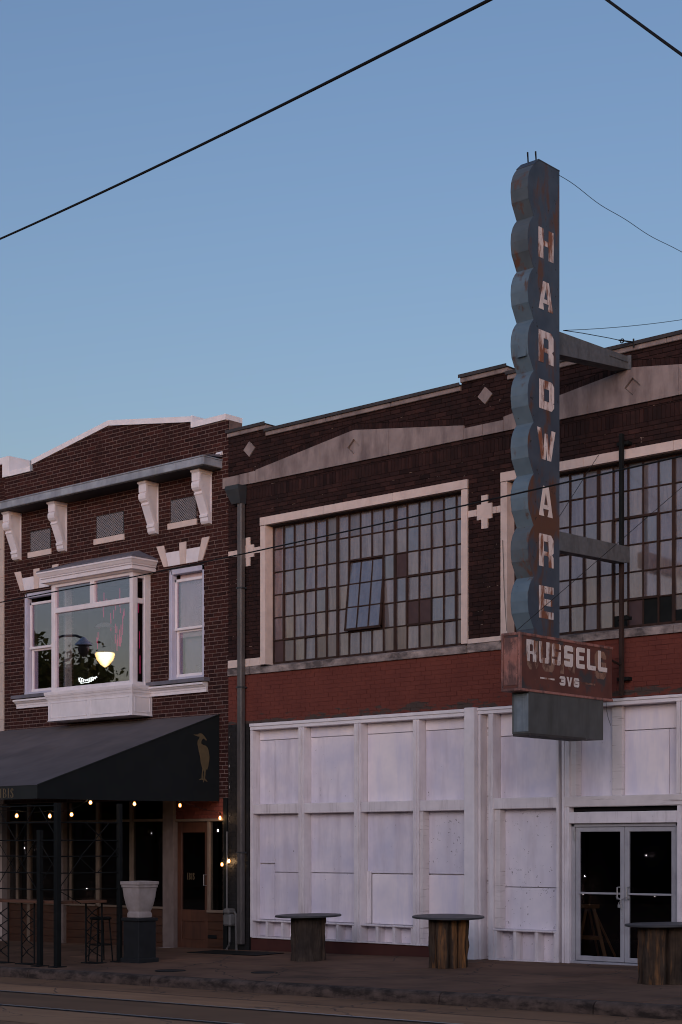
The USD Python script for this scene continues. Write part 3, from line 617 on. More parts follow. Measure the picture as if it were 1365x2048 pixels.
# factory windows: steel grid with its panes
def factory_window(xl, open_cols=None, vents=(), boards=(), broken=(), seed=0, half=()):
    r = random.Random(seed); yg = .20; z0, z1 = 5.03, 7.49; nr_, nc = 6, 17
    x0, pw, ph = xl + .132, .26, (z1 - z0) / 6
    X = [x0 + k * pw for k in range(nc + 1)]; Z = [z0 + k * ph for k in range(nr_ + 1)]
    grid = []
    oc = open_cols or (99, 99)
    for k, xx in enumerate(X):
        w = .024 if k in (6, 11) else .011 if 0 < k < nc else .02
        if oc[0] < k < oc[1]:
            grid.append(cbx(xx - w, xx + w, yg - .02, yg + .03, Z[0], Z[1], .004)); grid.append(cbx(xx - w, xx + w, yg - .02, yg + .03, Z[4], Z[6], .004))
        else:
            grid.append(cbx(xx - w, xx + w, yg - .024 - (.008 if k in (6, 11) else 0), yg + .03, z0, z1, .004))
    for k, zz in enumerate(Z):
        w = .011 if 0 < k < nr_ else .02
        spans = [(X[0], X[oc[0]]), (X[oc[1]], X[-1])] if open_cols and 1 < k < 4 else [(X[0], X[-1])]
        for a, b in spans:
            grid.append(cbx(a, b, yg - .019, yg + .028, zz - w, zz + w, .004))
    for (a, b, c, d) in vents:                                      # heavier frames of the tilting sections
        for q in ((X[a] - .019, X[a] + .019, Z[c], Z[d]), (X[b] - .019, X[b] + .019, Z[c], Z[d]), (X[a], X[b], Z[c] - .019, Z[c] + .019), (X[a], X[b], Z[d] - .019, Z[d] + .019)):
            grid.append(cbx(q[0], q[1], yg - .034, yg + .02, q[2], q[3], .004))
    if open_cols:
        a, b = oc
        for q in ((X[a] - .016, X[a] + .016, Z[1], Z[4]), (X[b] - .016, X[b] + .016, Z[1], Z[4]), (X[a], X[b], Z[1] - .016, Z[1] + .016), (X[a], X[b], Z[4] - .016, Z[4] + .016)):
            grid.append(cbx(q[0], q[1], yg - .03, yg + .02, q[2], q[3], .004))
    wf = obj(store, 'window', grid, 'steel_sash', label='steel factory window with a tilted-open vent, sky blue put into its panes' if open_cols else 'steel factory window behind the blade sign')
    def pane(k, j, x_a, x_b, z_a, z_b, m, parent, fn=lambda v: v):
        v, f = bx(x_a, x_b, yg + .002, yg + .007, z_a, z_b)
        v = v.copy(); c = v.mean(0)
        v[:, 1] += (v[:, 0] - c[0]) * r.uniform(-.022, .022) + (v[:, 2] - c[2]) * r.uniform(-.02, .02)
        obj(parent, 'pane', (fn(v), f), m)
    for k in range(nc):
        for j in range(nr_):
            if open_cols and oc[0] <= k < oc[1] and 1 <= j < 4:
                continue
            if (k, j) in broken:
                m = PANE_BROKEN
            elif (k, j) in boards:
                m = PANE_BOARD
            elif j == 0:
                m = r.choice([PANES[5], PANES[5], PANES[3], PANES[1]])
            elif j == 5:
                m = r.choice([PANES[1], PANES[0], PANES[5], PANES[4]])
            else:
                m = r.choice([PANES[0], PANES[0], PANES[0], PANES[1], PANES[1], PANES[2], PANES[3], PANES[3], PANES[0], PANES[4]])
            a, b, c, d = X[k] + .004, X[k + 1] - .004, Z[j] + .004, Z[j + 1] - .004
            if (k, j) in half:
                pane(k, j, a, b, c, c + (d - c) * .45, PANE_BROKEN, wf); pane(k, j, a, b, c + (d - c) * .45, d, m, wf)
            else:
                pane(k, j, a, b, c, d, m, wf)
    if open_cols:                                                   # the vent swings out at the foot
        a, b = oc; piv = (yg - .02, Z[4] - .40); ang = math.radians(6.5)
        def tilt(v):
            v = np.array(v, float); y, z = v[:, 1] - yg, v[:, 2] - piv[1]
            v[:, 1] = piv[0] + y * math.cos(ang) + z * math.sin(ang); v[:, 2] = piv[1] - y * math.sin(ang) + z * math.cos(ang); return v
        fr = [bx(X[k] - (.017 if k in (a, b) else .009), X[k] + (.017 if k in (a, b) else .009), yg - .012, yg + .02, Z[1] + .02, Z[4] - .02) for k in range(a, b + 1)]
        fr += [bx(X[a] - .017, X[b] + .017, yg - .012, yg + .02, zz - w, zz + w) for zz, w in ((Z[1] + .02, .02), (Z[2], .009), (Z[3], .009), (Z[4] - .02, .017))]
        op = obj(store, 'open_vent', [(tilt(v), f) for v, f in fr], 'steel_sash', label='tilted-open vent, blue of the mirrored sky put into its pane colour')
        for k in range(a, b):
            for j in range(1, 4):
                pane(k, j, X[k] + .006, X[k + 1] - .006, Z[j] + .01, Z[j + 1] - .01, PANES[4], op, tilt)  # blue of the higher sky's reflection put into the vent panes' colour
        obj(store, 'vent_gap', bx(X[a] - .02, X[b] + .02, yg + .25, yg + .27, Z[1] - .1, Z[4] + .1), 'dark_room')
factory_window(WIN[0][0], (7, 10), ((1, 5, 1, 3), (12, 16, 1, 3)), boards={(11, 3), (12, 1), (13, 1), (0, 0)}, seed=21)
factory_window(WIN[1][0], None, ((1, 5, 1, 3), (7, 10, 1, 4), (12, 16, 1, 3)), broken={(9, 0), (10, 0)}, boards={(8, 0)}, half={(7, 0), (11, 0)}, seed=22)
for a, b in WIN:
    obj(store, 'window_head', bx(a + .05, b - .05, .06, .26, 7.49, 7.56), 'sash_dark')
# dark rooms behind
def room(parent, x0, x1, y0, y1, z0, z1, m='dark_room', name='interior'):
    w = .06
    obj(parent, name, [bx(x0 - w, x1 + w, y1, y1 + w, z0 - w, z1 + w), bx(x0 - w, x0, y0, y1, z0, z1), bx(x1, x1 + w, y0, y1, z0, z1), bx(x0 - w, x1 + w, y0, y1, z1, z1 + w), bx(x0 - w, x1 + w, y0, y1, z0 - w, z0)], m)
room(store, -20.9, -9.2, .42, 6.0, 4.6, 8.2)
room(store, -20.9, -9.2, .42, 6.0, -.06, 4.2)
obj(store, 'roof', bx(XL, XR, .4, 12, 8.6, 8.7), 'flashing')
obj(store, 'side_wall', [bx(XL + .01, XL + .28, .4, 12, -.9, 8.9), bx(XR - .3, XR, .4, 12, -.9, 9.1), bx(XL, XR, 12, 12.3, -.9, 8.9)], 'far_brick')

# ------------------------------------------------------------------ boarded white shopfront
front = obj(store, 'shopfront', bx(-20.94, -14.2, .235, .28, -.4, 3.95), 'painted_wood', label='white boarded shopfront of framed plywood panels')
def pc(name, x0, x1, z0, z1, y0=.0, y1=.18, m='painted_wood', c=.005):
    obj(front, name, cbx(x0, x1, y0, y1, z0, z1, c), m)
def panel(x0, x1, z0, z1, m='painted_panel', y=.182):
    obj(front, 'panel', cbx(x0 + .004, x1 - .004, y + rng.uniform(0, .004), y + .03, z0 + .003, z1 - .003, .003), m)
# top trim in two fillets
for a, b in ((-20.94, -19.0), (-18.997, -16.008)):
    obj(front, 'head_trim', [cbx(a, b, -.030, .20, 3.895, 3.95, .004), cbx(a, b, -.012, .20, 3.835, 3.892, .004)], 'white_trim')
obj(front, 'post', [cbx(-20.94, -20.88, -.008, .235, .085, 3.832)], 'painted_wood')
edges = []
for a, b in ((-19.745, -19.614), (-18.439, -18.292), (-17.138, -17.014)):
    w = b - a
    obj(front, 'post', [cbx(a, a + w * .42, -.006, .235, .09, 3.832, .004), cbx(a + w * .44, a + w * .68, -.018, .235, .09, 3.832, .004), cbx(a + w * .70, b, -.004, .235, .09, 3.832, .004)], 'painted_wood')
cells = [(-20.878, -19.748), (-19.611, -18.442), (-18.289, -17.141), (-17.011, -16.01)]
for i, (a, b) in enumerate(cells):
    panel(a, b, 3.652, 3.84, 'painted_panel_pale', .176)
    if i == 0:
        panel(a, -20.50, 2.49, 3.648); panel(-20.497, b, 2.49, 3.648)
    else:
        panel(a, b, 2.49, 3.648, ['painted_panel', 'painted_panel', 'painted_panel_pale', 'painted_panel'][i])
    obj(front, 'rail', [cbx(a, b, .0 + rng.uniform(-.004, .004), .18, 2.315, 2.49, .008)], 'painted_wood')
    if i == 0:
        panel(a, -20.50, 1.425, 2.32); panel(a, -20.50, .41, 1.41); panel(-20.497, b, 1.268, 2.32); panel(-20.497, b, .41, 1.262)
    elif i == 2:
        panel(a, b, 1.274, 2.32, 'painted_panel'); panel(-18.19, b, .41, 1.262, 'painted_panel_pale')
        obj(front, 'batten', cbx(-18.287, -18.195, .150, .18, .41, 1.31, .004), 'painted_wood')
    else:
        panel(a, b, 1.276 if i == 3 else 1.27, 2.32, 'painted_panel_scuffed' if i == 3 else 'painted_panel'); panel(a, b, .41, 1.262, 'painted_panel_pale' if i == 3 else 'painted_panel')
    if i < 3:
        obj(front, 'sill_board', cbx(a, b, -.006, .20, .378, .405, .006), 'painted_wood')
        panel(a, b, .105, .375, 'painted_panel', .188)
        for xs_ in ([-20.56, -20.18], [-19.28, -18.86], [-17.96, -17.59])[i] + [b - .05]:
            obj(front, 'stud', cbx(xs_, xs_ + .052, .004, .19, .105, .375, .004), 'painted_wood')
    else:
        panel(a, b, .105, .41, 'painted_panel_pale')
        obj(front, 'batten', cbx(a, a + .07, .02, .18, .105, 2.31, .004), 'painted_wood_old')
obj(front, 'foot_board', [cbx(-20.90, -19.62, -.008, .19, .075, .104, .005), cbx(-19.61, -18.30, -.006, .19, .085, .108, .005), cbx(-18.29, -16.01, -.008, .19, .09, .110, .005)], 'painted_wood')
obj(store, 'kick_base', bx(-20.95, -15.99, .03, .24, -.4, .085), 'red_kick_shaded', label='red painted kerb under the boarded front')
# the tall proud post and the setback strips beside it
obj(front, 'post', [cbx(-16.005, -15.80, -.10, .235, -.2, 3.958, .008)], 'white_trim', label='tall smooth white post standing proud')
obj(front, 'head_trim', [cbx(-15.797, -9.2, -.028, .20, 3.905, 3.948, .004), cbx(-15.797, -9.2, -.012, .20, 3.848, 3.902, .004)], 'white_trim')
obj(front, 'post', [cbx(-15.79, -15.745, -.004, .235, -.2, 3.845, .004)], 'painted_wood')
panel(-15.745, -15.59, -.2, 3.845, 'painted_wood_old', .16)
obj(front, 'post', [cbx(-15.588, -15.535, -.004, .235, -.2, 3.845, .004), cbx(-15.530, -15.487, -.014, .235, -.2, 3.845, .004)], 'painted_wood')
a, b = -15.485, -14.29
panel(a, b, 3.49, 3.85, 'painted_panel_pale'); panel(a, b, 2.49, 3.484, 'painted_panel')
obj(front, 'rail', cbx(a - .03, b, -.002, .18, 2.325, 2.498, .008), 'painted_wood')
panel(a, b, 1.09, 2.33, 'painted_panel_scuffed'); panel(a, b, .42, 1.083, 'painted_panel_scuffed')
obj(front, 'batten', cbx(a, a + .10, .03, .18, .43, 2.32, .004), 'painted_wood_old')
obj(front, 'sill_board', cbx(a - .02, b, -.006, .20, .395, .425, .006), 'painted_wood')
panel(a, b, -.2, .392, 'painted_panel_scuffed', .188)
for xs_ in (-15.485, -15.11, -14.70, -14.345):
    obj(front, 'stud', cbx(xs_, xs_ + .055, .004, .19, -.15, .393, .004), 'painted_wood')
obj(front, 'foot_board', cbx(a, b, -.012, .1, -.2, zg(-15) + .02, .005), 'painted_wood')
obj(front, 'post', [cbx(-14.29, -14.248, -.006, .235, -.2, 3.845, .004)], 'painted_wood')
panel(-14.248, -14.185, -.2, 3.845, 'sash_dark', .17)
obj(front, 'post', [cbx(-14.185, -14.137, -.012, .235, -.2, 3.845, .004), cbx(-14.132, -14.094, -.004, .235, -.2, 3.845, .004), cbx(-14.090, -14.052, -.014, .235, -.2, 3.845, .004)], 'painted_wood')
# over the doors
a, b = -14.052, -12.19
panel(a, -13.35, 2.49, 3.85, 'painted_panel'); panel(-13.18, b, 3.476, 3.85, 'painted_panel_pale'); panel(-13.18, -12.42, 2.49, 3.470, 'painted_panel_pale'); panel(-12.417, b, 2.49, 3.470, 'painted_panel')
obj(front, 'batten', cbx(-14.05, -13.95, .03, .18, 2.5, 3.84, .004), 'painted_wood_old')
obj(front, 'batten', cbx(-13.352, -13.175, .10, .182, 2.5, 3.845, .004), 'painted_wood_old')
obj(front, 'lintel_beam', cbx(-14.135, -9.3, -.022, .20, 2.333, 2.497, .010), 'painted_wood_old')
obj(front, 'lintel_gap', bx(-14.05, -12.19, .12, .2, 2.25, 2.335), 'dark_room')
obj(front, 'head_board', cbx(-14.05, -12.18, -.018, .16, 2.083, 2.256, .006), 'painted_wood')
obj(front, 'door_post', [cbx(-12.178, -12.105, -.012, .235, -.2, 2.33, .004), cbx(-12.10, -12.045, -.004, .235, -.2, 2.33, .004)], 'painted_wood')
obj(front, 'door_post', [cbx(-12.19, -12.13, -.012, .235, 2.5, 3.845, .004), cbx(-12.125, -12.05, -.004, .235, 2.5, 3.845, .004)], 'painted_wood')
for (a, b) in ((-12.045, -10.8), (-10.7, -9.3)):
    panel(a, b, 2.49, 3.85); panel(a, b, .42, 2.33); panel(a, b, -.2, .392, 'painted_panel_scuffed', .188)
    obj(front, 'sill_board', cbx(a, b, -.006, .20, .395, .425, .006), 'painted_wood')
obj(front, 'post', cbx(-10.8, -10.7, -.006, .235, -.2, 3.845), 'painted_wood')
obj(front, 'post', cbx(-9.3, -9.15, -.006, .235, -.2, 3.845), 'painted_wood')
obj(front, 'backing', bx(-12.05, -9.2, .235, .28, -.4, 3.95), 'painted_wood')
obj(front, 'backing', bx(-14.25, -12.0, .235, .28, 2.06, 3.95), 'painted_wood')

# double doors
zb = zg(-13) + .012
doors = obj(store, 'double_door', [cbx(-14.05, -13.99, .05, .14, zb, 2.08), cbx(-12.24, -12.18, .05, .14, zb, 2.08), cbx(-14.05, -12.18, .05, .14, 2.03, 2.08), cbx(-14.05, -12.18, .02, .16, zb - .03, zb + .012)], 'aluminium', label='glazed aluminium double doors chained shut')
for (a, b) in ((-13.985, -13.118), (-13.112, -12.245)):
    obj(doors, 'door_leaf', [cbx(a, a + .075, .07, .115, zb + .02, 2.025), cbx(b - .075, b, .07, .115, zb + .02, 2.025), cbx(a, b, .072, .113, 1.955, 2.025), cbx(a, b, .072, .113, zb + .02, .065)], 'aluminium')
    obj(doors, 'pane', bx(a + .07, b - .07, .090, .096, .06, 1.96), 'door_glass')
    obj(doors, 'push_bar', cbx(a + .07, b - .07, .04, .085, 1.008, 1.037, .004), 'aluminium')
for xx in (-13.20, -13.035):
    obj(doors, 'handle', [tube([(xx, .075, 1.12), (xx, .005, 1.12), (xx, .005, .945), (xx, .075, .945)], .012, 8)], 'steel_bright')
obj(doors, 'hinge', cbx(-14.0, -13.975, .035, .07, 1.82, 1.99, .003), 'steel_bright')
chain = thing('door_chain', 'hanging chain with a padlock around the double door handles', 'chain', (-13.115, .0, .9))
links = []
def link_chain(p, n):
    p = np.asarray(p, float); seg = np.linspace(0, len(p) - 1, n)
    for i, s in enumerate(seg):
        k = min(int(s), len(p) - 2); c = p[k] + (p[k + 1] - p[k]) * (s - k); d = p[min(k + 1, len(p) - 1)] - p[k]; d /= np.linalg.norm(d) + 1e-9
        e = np.cross(d, [0, 1, 0.01]) if i % 2 else np.array([0, 1., 0]); e /= np.linalg.norm(e)
        links.append(tube([c + .017 * d * math.cos(a) + .009 * e * math.sin(a) for a in np.linspace(0, 2 * math.pi, 9)], .0035, 4, False))
link_chain([(-13.20, -.01, .97), (-13.12, -.02, .93), (-13.035, -.01, .97)], 10)
link_chain([(-13.12, -.02, .93), (-13.125, -.02, .88), (-13.105, -.02, .80), (-13.10, -.02, .64)], 16)
obj(chain, 'links', links, 'steel_bright')
obj(chain, 'padlock', [cbx(-13.165, -13.10, -.045, -.012, .815, .865, .006)], 'steel_bright')
obj(chain, 'shackle', tube([(-13.15, -.03, .86), (-13.15, -.03, .895), (-13.133, -.03, .91), (-13.116, -.03, .895), (-13.116, -.03, .86)], .005, 6), 'steel_bright')

lad = thing('step_ladder', 'orange wooden step ladder standing inside behind the left glass door', 'ladder', (-14.45, 1.3, 0))
obj(lad, 'stile', tube([(-14.40, 1.2, .77), (-14.17, 1.2, -.05)], .035, 4), 'ladder_wood'); obj(lad, 'stile', tube([(-14.52, 1.2, .77), (-14.72, 1.2, -.05)], .03, 4), 'ladder_wood')
obj(lad, 'rear_leg', tube([(-14.44, 1.25, .75), (-14.30, 1.7, -.05)], .022, 4), 'ladder_wood')
obj(lad, 'rear_leg', tube([(-14.52, 1.25, .75), (-14.62, 1.7, -.05)], .022, 4), 'ladder_wood')
obj(lad, 'cap', cbx(-14.62, -14.34, 1.14, 1.30, .74, .80), 'ladder_wood')
obj(lad, 'step', cbx(-14.65, -14.25, 1.15, 1.25, .24, .30), 'ladder_wood')

# downspout with its head box
ds = obj(store, 'downspout', [cbx(-21.142, -21.032, -.145, -.035, -.05, 7.96, .012)], 'downspout', label='tall grey square downspout with a dark head box')
hb = np.array([[x, y, z] for x, y, z in ((-21.36, -.23, 8.275), (-21.02, -.23, 8.275), (-21.02, -.01, 8.275), (-21.36, -.01, 8.275), (-21.36, -.23, 8.20), (-21.02, -.23, 8.20), (-21.02, -.01, 8.20), (-21.36, -.01, 8.20), (-21.25, -.17, 7.945), (-21.03, -.17, 7.945), (-21.03, -.02, 7.945), (-21.25, -.02, 7.945))])
obj(ds, 'head_box', trimesh.convex.convex_hull(hb), 'downspout_head')
for z in (1.6, 4.6, 6.4):
    obj(ds, 'strap', cbx(-21.16, -21.014, -.150, -.01, z, z + .03, .003), 'downspout_head')
gm = obj(store, 'gas_meter', [cbx(-21.42, -21.22, -.24, -.06, .28, .50, .03), cbx(-21.40, -21.24, -.26, -.05, .50, .60, .03)], 'meter_grey')
obj(gm, 'pipe', tube([(-21.44, -.10, 2.0), (-21.44, -.10, .62), (-21.40, -.14, .56)], .018, 8), 'meter_grey'); obj(gm, 'pipe', tube([(-21.22, -.14, .55), (-21.19, -.12, .5), (-21.19, -.1, -.22)], .022, 8), 'meter_grey')
obj(gm, 'pipe', tube([(-21.33, -.14, .28), (-21.33, -.14, .0), (-21.42, -.12, -.15), (-21.5, -.1, -.2)], .022, 8), 'meter_grey')

# ================================================================== THE BRICK SHOP (left) AND ITS NEIGHBOUR
BL, BR, BM = -28.246, -21.512, -24.87
shopb = thing('brick_building', 'two-storey red brick building with white bay window and pitched parapet', 'building', (BM, 0, zg(BM)))
out2 = Polygon([(BL, -1), (BL, 9.50), (-27.28, 9.50), (-27.28, 9.625), (-24.85, 10.015), (-22.48, 9.675), (-22.48, 9.565), (BR, 9.565), (BR, -1)])
op_bay, op_r, op_l = rect(-25.95, -23.78, 4.86, 6.93), rect(-23.154, -22.155, 4.86, 7.0), rect(-27.60, -26.60, 4.86, 7.0)
op_shop = rect(BL + .12, -21.60, -1.5, 2.62)
holes2 = unary_union([op_bay, op_r, op_l, op_shop])
wall2 = obj(shopb, 'wall', prism(out2.difference(holes2), .006, .36), 'pink_mortar')
st2 = []
def stone2(poly, name, y0=-.014, m='limestone_clean'):
    p = poly if not isinstance(poly, list) else Polygon(poly)
    obj(shopb, name, prism(p.buffer(-.002, join_style=2), y0, .03), m); st2.append(p)
for xc in (-22.655, -27.085):                                # flat arches of splayed stones
    s = lambda x, z: (xc + x, z)
    stone2([s(-.81, 7.467), s(-.60, 7.462), s(-.474, 7.05), s(-.60, 7.05)], 'arch_stone')
    stone2([s(-.167, 7.464), s(.027, 7.464), s(.012, 7.05), s(-.145, 7.05)], 'arch_stone')
    stone2([s(.458, 7.48), s(.659, 7.48), s(.47, 7.06), s(.339, 7.06)], 'arch_stone')
    stone2([s(-.555, 7.316), s(-.17, 7.316), s(-.147, 7.05), s(-.472, 7.05)], 'arch_stone', -.008, 'white_trim')
    stone2([s(.03, 7.322), s(.41, 7.322), s(.337, 7.052), s(.014, 7.052)], 'arch_stone', -.008, 'white_trim')
grilles = [(-23.067, -22.36, 7.862, 8.298), (-25.245, -24.42, 7.84, 8.286), (-27.36, -26.69, 7.826, 8.247)]
for a, b, z0, z1 in grilles:
    stone2(rect(a - .075, b + .02, z0 - .118, z0 - .002), 'grille_sill', -.02)
    st2.append(rect(a, b, z0, z1))
    g = obj(shopb, 'attic_grille', [bx(a, b, .004, .009, z0, z1)], 'grille_frame')
    wires, w, h = [], b - a, z1 - z0
    fr = rect(a + .01, b - .01, z0 + .01, z1 - .01)
    for sgn in (-1, 1):
        k = -h
        while k < w + h:
            l = LineString([(a + k, z0 if sgn > 0 else z1), (a + k + h * sgn * 0 + h, z1 if sgn > 0 else z0)]).intersection(fr)
            if not l.is_empty and l.length > .02:
                (xa, za), (xb, zb_) = l.coords[0], l.coords[-1]
                wires.append(tube([(xa, -.004 if sgn > 0 else -.001, za), (xb, -.004 if sgn > 0 else -.001, zb_)], .0052, 4, False))
            k += .052
    obj(g, 'lattice', wires, 'grille_wire')
    obj(g, 'frame', [cbx(a, a + .018, -.008, .01, z0, z1), cbx(b - .018, b, -.008, .01, z0, z1), cbx(a, b, -.008, .01, z1 - .018, z1)], 'grille_frame')
SU2 = unary_union([s.buffer(.004, join_style=2) for s in st2])
face2 = out2.difference(holes2).difference(SU2).buffer(0)
lay_bricks(wall2, 'brick', face2, 2.4, 10.1, BL, BR, 'red_brick', seed=31, joint=.0145, course=.0745, length=.219)
# parapet coping of white metal
def cap_along(p, q, name='coping'):
    (xa, za), (xb, zb_) = p, q
    poly = Polygon([(xa, za), (xb, zb_), (xb, zb_ + .105), (xa, za + .105)])
    obj(shopb, name, [prism(poly, -.035, .40)], 'white_coping')
cap_along((-27.30, 9.625), (-24.852, 10.018)); cap_along((-24.848, 10.018), (-22.46, 9.68)); cap_along((-28.05, 9.50), (-27.34, 9.50)); cap_along((-22.44, 9.568), (-21.545, 9.568))
obj(shopb, 'coping', cbx(-27.335, -27.285, -.035, .40, 9.50, 9.72), 'grey_metal_trim')
obj(shopb, 'coping', cbx(-22.482, -22.44, -.037, .40, 9.57, 9.80), 'white_coping')
# neighbour on the far left
nb = thing('stone_building', 'pale stone building with white parapet cap, a sliver at the left edge', 'building', (-31, 0, zg(-31)))
obj(nb, 'wall', bx(-38, BL - .012, -.012, 9, -1.5, 8.62), 'stucco')
for k in range(11):
    obj(nb, 'stone_course', cbx(-38, BL - .02, -.022, .05, 2.0 + k * .6, 2.592 + k * .6, .008), 'stucco')
np_ = obj(nb, 'parapet', bx(-38, BL - .012, .012, .36, 8.62, 9.80), 'pink_mortar')
lay_bricks(np_, 'parapet_brick', rect(-38, BL - .012, 8.62, 9.79), 8.62, 9.8, -38, BL, 'red_brick', seed=33, joint=.0125, course=.0745, length=.219, keep=120)
obj(nb, 'coping', cbx(-38, BL - .02, -.035, .40, 9.79, 9.93), 'white_coping')
obj(nb, 'coping_end', [cbx(BL - .04, -28.06, -.036, 1.6, 9.505, 9.935, .006), cbx(BL - .04, -28.06, 1.6, 3.2, 9.505, 9.86, .006)], 'white_coping')
obj(shopb, 'roof', bx(BL, BR, .36, 10, 8.6, 8.7), 'flashing')
obj(shopb, 'side_wall', [bx(BL + .01, BL + .25, .36, 10, -1, 8.9), bx(BR - .25, BR, .36, 10, -1, 9.4), bx(BL, BR, 10, 10.3, -1, 9.2)], 'far_brick')

# metal cornice on scrolled brackets
cor = obj(shopb, 'cornice', [cbx(-28.08, -21.67, -.478, .01, 8.695, 8.835, .008), cbx(-28.09, -21.66, -.492, .01, 8.835, 8.858, .005)], 'grey_metal_trim')
obj(cor, 'cornice_roof', prism_x([(-.49, 8.86), (0, 8.955), (0, 8.90), (-.49, 8.858)], -28.085, -21.665), 'dark_roof_metal')
obj(cor, 'soffit', bx(-28.07, -21.68, -.46, .0, 8.675, 8.695), 'sash_dark')
obj(cor, 'bent_end', prism_x([(-.06, 8.95), (-.02, 9.0), (.0, 8.94), (-.05, 8.93)], -21.80, -21.64), 'white_coping')
prof = [(0, 8.675), (-.335, 8.675), (-.335, 8.63), (-.32, 8.615), (-.318, 8.475), (-.30, 8.462), (-.325, 8.445), (-.335, 8.40), (-.325, 8.345), (-.295, 8.305), (-.255, 8.285), (-.245, 8.27),
        (-.262, 8.262), (-.262, 8.232), (-.245, 8.222), (-.105, 7.885), (-.125, 7.875), (-.125, 7.832), (-.105, 7.818), (-.10, 7.755), (-.07, 7.715), (0, 7.70)]
inner = [(-.02, 8.60), (-.27, 8.60), (-.27, 8.50), (-.21, 8.40), (-.255, 8.36), (-.17, 8.24), (-.06, 7.92), (-.02, 7.92)]
def corbel(xr):
    p = Polygon(prof)
    b = obj(shopb, 'cornice_bracket', [prism_x(p, xr - .195, xr - .014)], 'white_trim')
    rim = p.difference(Polygon(inner))
    obj(b, 'bracket_side', [prism_x(rim, xr - .014, xr)], 'white_trim'); obj(b, 'bracket_side', [prism_x(rim, xr - .209, xr - .195)], 'white_trim')
    obj(b, 'bracket_cap', cbx(xr - .225, xr + .016, -.352, 0, 8.635, 8.672, .006), 'white_trim')
for xr in (-21.938, -23.41, -26.165, -27.665):
    corbel(xr)

# sash windows either side of the bay
def sash_window(x0, x1, lab):
    w = obj(shopb, 'window', [cbx(x0, x0 + .085, .03, .16, 4.865, 6.985), cbx(x1 - .085, x1, .03, .16, 4.865, 6.985), cbx(x0, x1, .03, .16, 6.89, 6.99), cbx(x0, x1, .02, .16, 4.865, 4.93), cbx(x0 + .03, x0 + .06, .015, .05, 4.87, 6.96)], 'lavender_trim', label=lab)
    a, b = x0 + .088, x1 - .088
    obj(w, 'sash', [cbx(a, a + .05, .10, .15, 5.84, 6.80), cbx(b - .05, b, .10, .15, 5.84, 6.80), cbx(a, b, .10, .15, 6.745, 6.80), cbx(a, b, .09, .15, 5.825, 5.875)], 'white_trim')
    obj(w, 'sash', [cbx(a, a + .05, .15, .20, 4.93, 5.84), cbx(b - .05, b, .15, .20, 4.93, 5.84), cbx(a, b, .14, .20, 4.93, 5.0), cbx(a, b, .151, .20, 5.79, 5.84)], 'white_trim')
    obj(w, 'pane', bx(a + .05, b - .05, .124, .129, 5.87, 6.75), 'bay_glass'); obj(w, 'pane', bx(a + .05, b - .05, .174, .179, 5.0, 5.80), 'bay_glass')
    obj(w, 'window_header', [cbx(x0 - .02, x1 + .02, .02, .3, 6.985, 7.05)], 'sash_dark')
    return w
wr = sash_window(-23.154, -22.155, 'white sash window right of the bay, blind drawn')
obj(wr, 'blind', bx(-23.03, -22.28, .215, .22, 5.70, 6.95), 'blind')
obj(wr, 'blind', bx(-23.0, -22.28, .30, .305, 4.9, 5.72), 'lavender_trim', label='dim curtain behind the lower sash')
obj(wr, 'curtain', bx(-23.05, -22.97, .24, .26, 4.9, 6.95), 'sash_dark')
wl = sash_window(-27.60, -26.60, 'white sash window left of the bay, trees mirrored in it')
def moulding(x0, x1, z0, z1, out):
    h = z1 - z0
    return prism_x([(0, z0), (-.045, z0), (-.045, z0 + h * .30), (-.055, z0 + h * .34), (-.06, z0 + h * .5), (-out * .7, z0 + h * .66), (-out * .75, z0 + h * .72), (-out, z0 + h * .8), (-out, z1), (0, z1 + .02)], x0, x1)
obj(shopb, 'window_sill', [moulding(-23.60, -22.05, 4.60, 4.775, .14)], 'white_trim'); obj(shopb, 'window_sill', [moulding(-27.78, -26.15, 4.60, 4.775, .14)], 'white_trim')
obj(shopb, 'sill_cap', [bx(-23.60, -22.00, -.15, .02, 4.797, 4.865)], 'dark_roof_metal'); obj(shopb, 'sill_cap', [bx(-27.83, -26.15, -.15, .02, 4.797, 4.865)], 'dark_roof_metal')

# the bay window
BX0, BX1, BP = -26.098, -23.64, -.458
bay = obj(shopb, 'bay_window', [cbx(BX0, BX0 + .115, BP, BP + .10, 4.80, 6.96), cbx(BX1 - .091, BX1, BP, BP + .10, 4.80, 6.96), cbx(BX0 + .003, BX1 - .003, BP + .003, BP + .09, 6.895, 6.965), cbx(BX0 + .003, BX1 - .003, BP + .003, BP + .09, 4.805, 4.892),
      cbx(BX0 + .1, BX1 - .08, BP + .004, BP + .09, 6.380, 6.480), cbx(-24.905, -24.785, BP + .002, BP + .09, 6.47, 6.90)], 'white_trim', label='white boxed bay window')
for xs_, s in ((BX1, 1), (BX0, -1)):
    a, b = (xs_ - .08, xs_) if s > 0 else (xs_, xs_ + .08)
    obj(bay, 'side_frame', [cbx(a, b, -.15, .012, 4.80, 6.96), cbx(a + .01, b - .01, BP + .05, .0, 6.86, 6.962), cbx(a + .01, b - .01, BP + .05, -.1, 6.375, 6.475), cbx(a + .01, b - .01, BP + .05, .0, 4.805, 4.875), cbx(a + .002, b - .004, BP + .06, BP + .135, 4.81, 6.95)], 'white_trim')
    obj(bay, 'side_pane', [bx((a + b) / 2 - .003, (a + b) / 2 + .003, -.37, -.145, 4.87, 6.38), bx((a + b) / 2 - .003, (a + b) / 2 + .003, -.37, -.145, 6.47, 6.87)], 'shop_glass')
yp = BP + .05
obj(bay, 'pane', bx(BX0 + .11, BX1 - .088, yp, yp + .006, 4.885, 6.385), 'bay_glass', label='large lower pane mirroring trees and dusk sky')
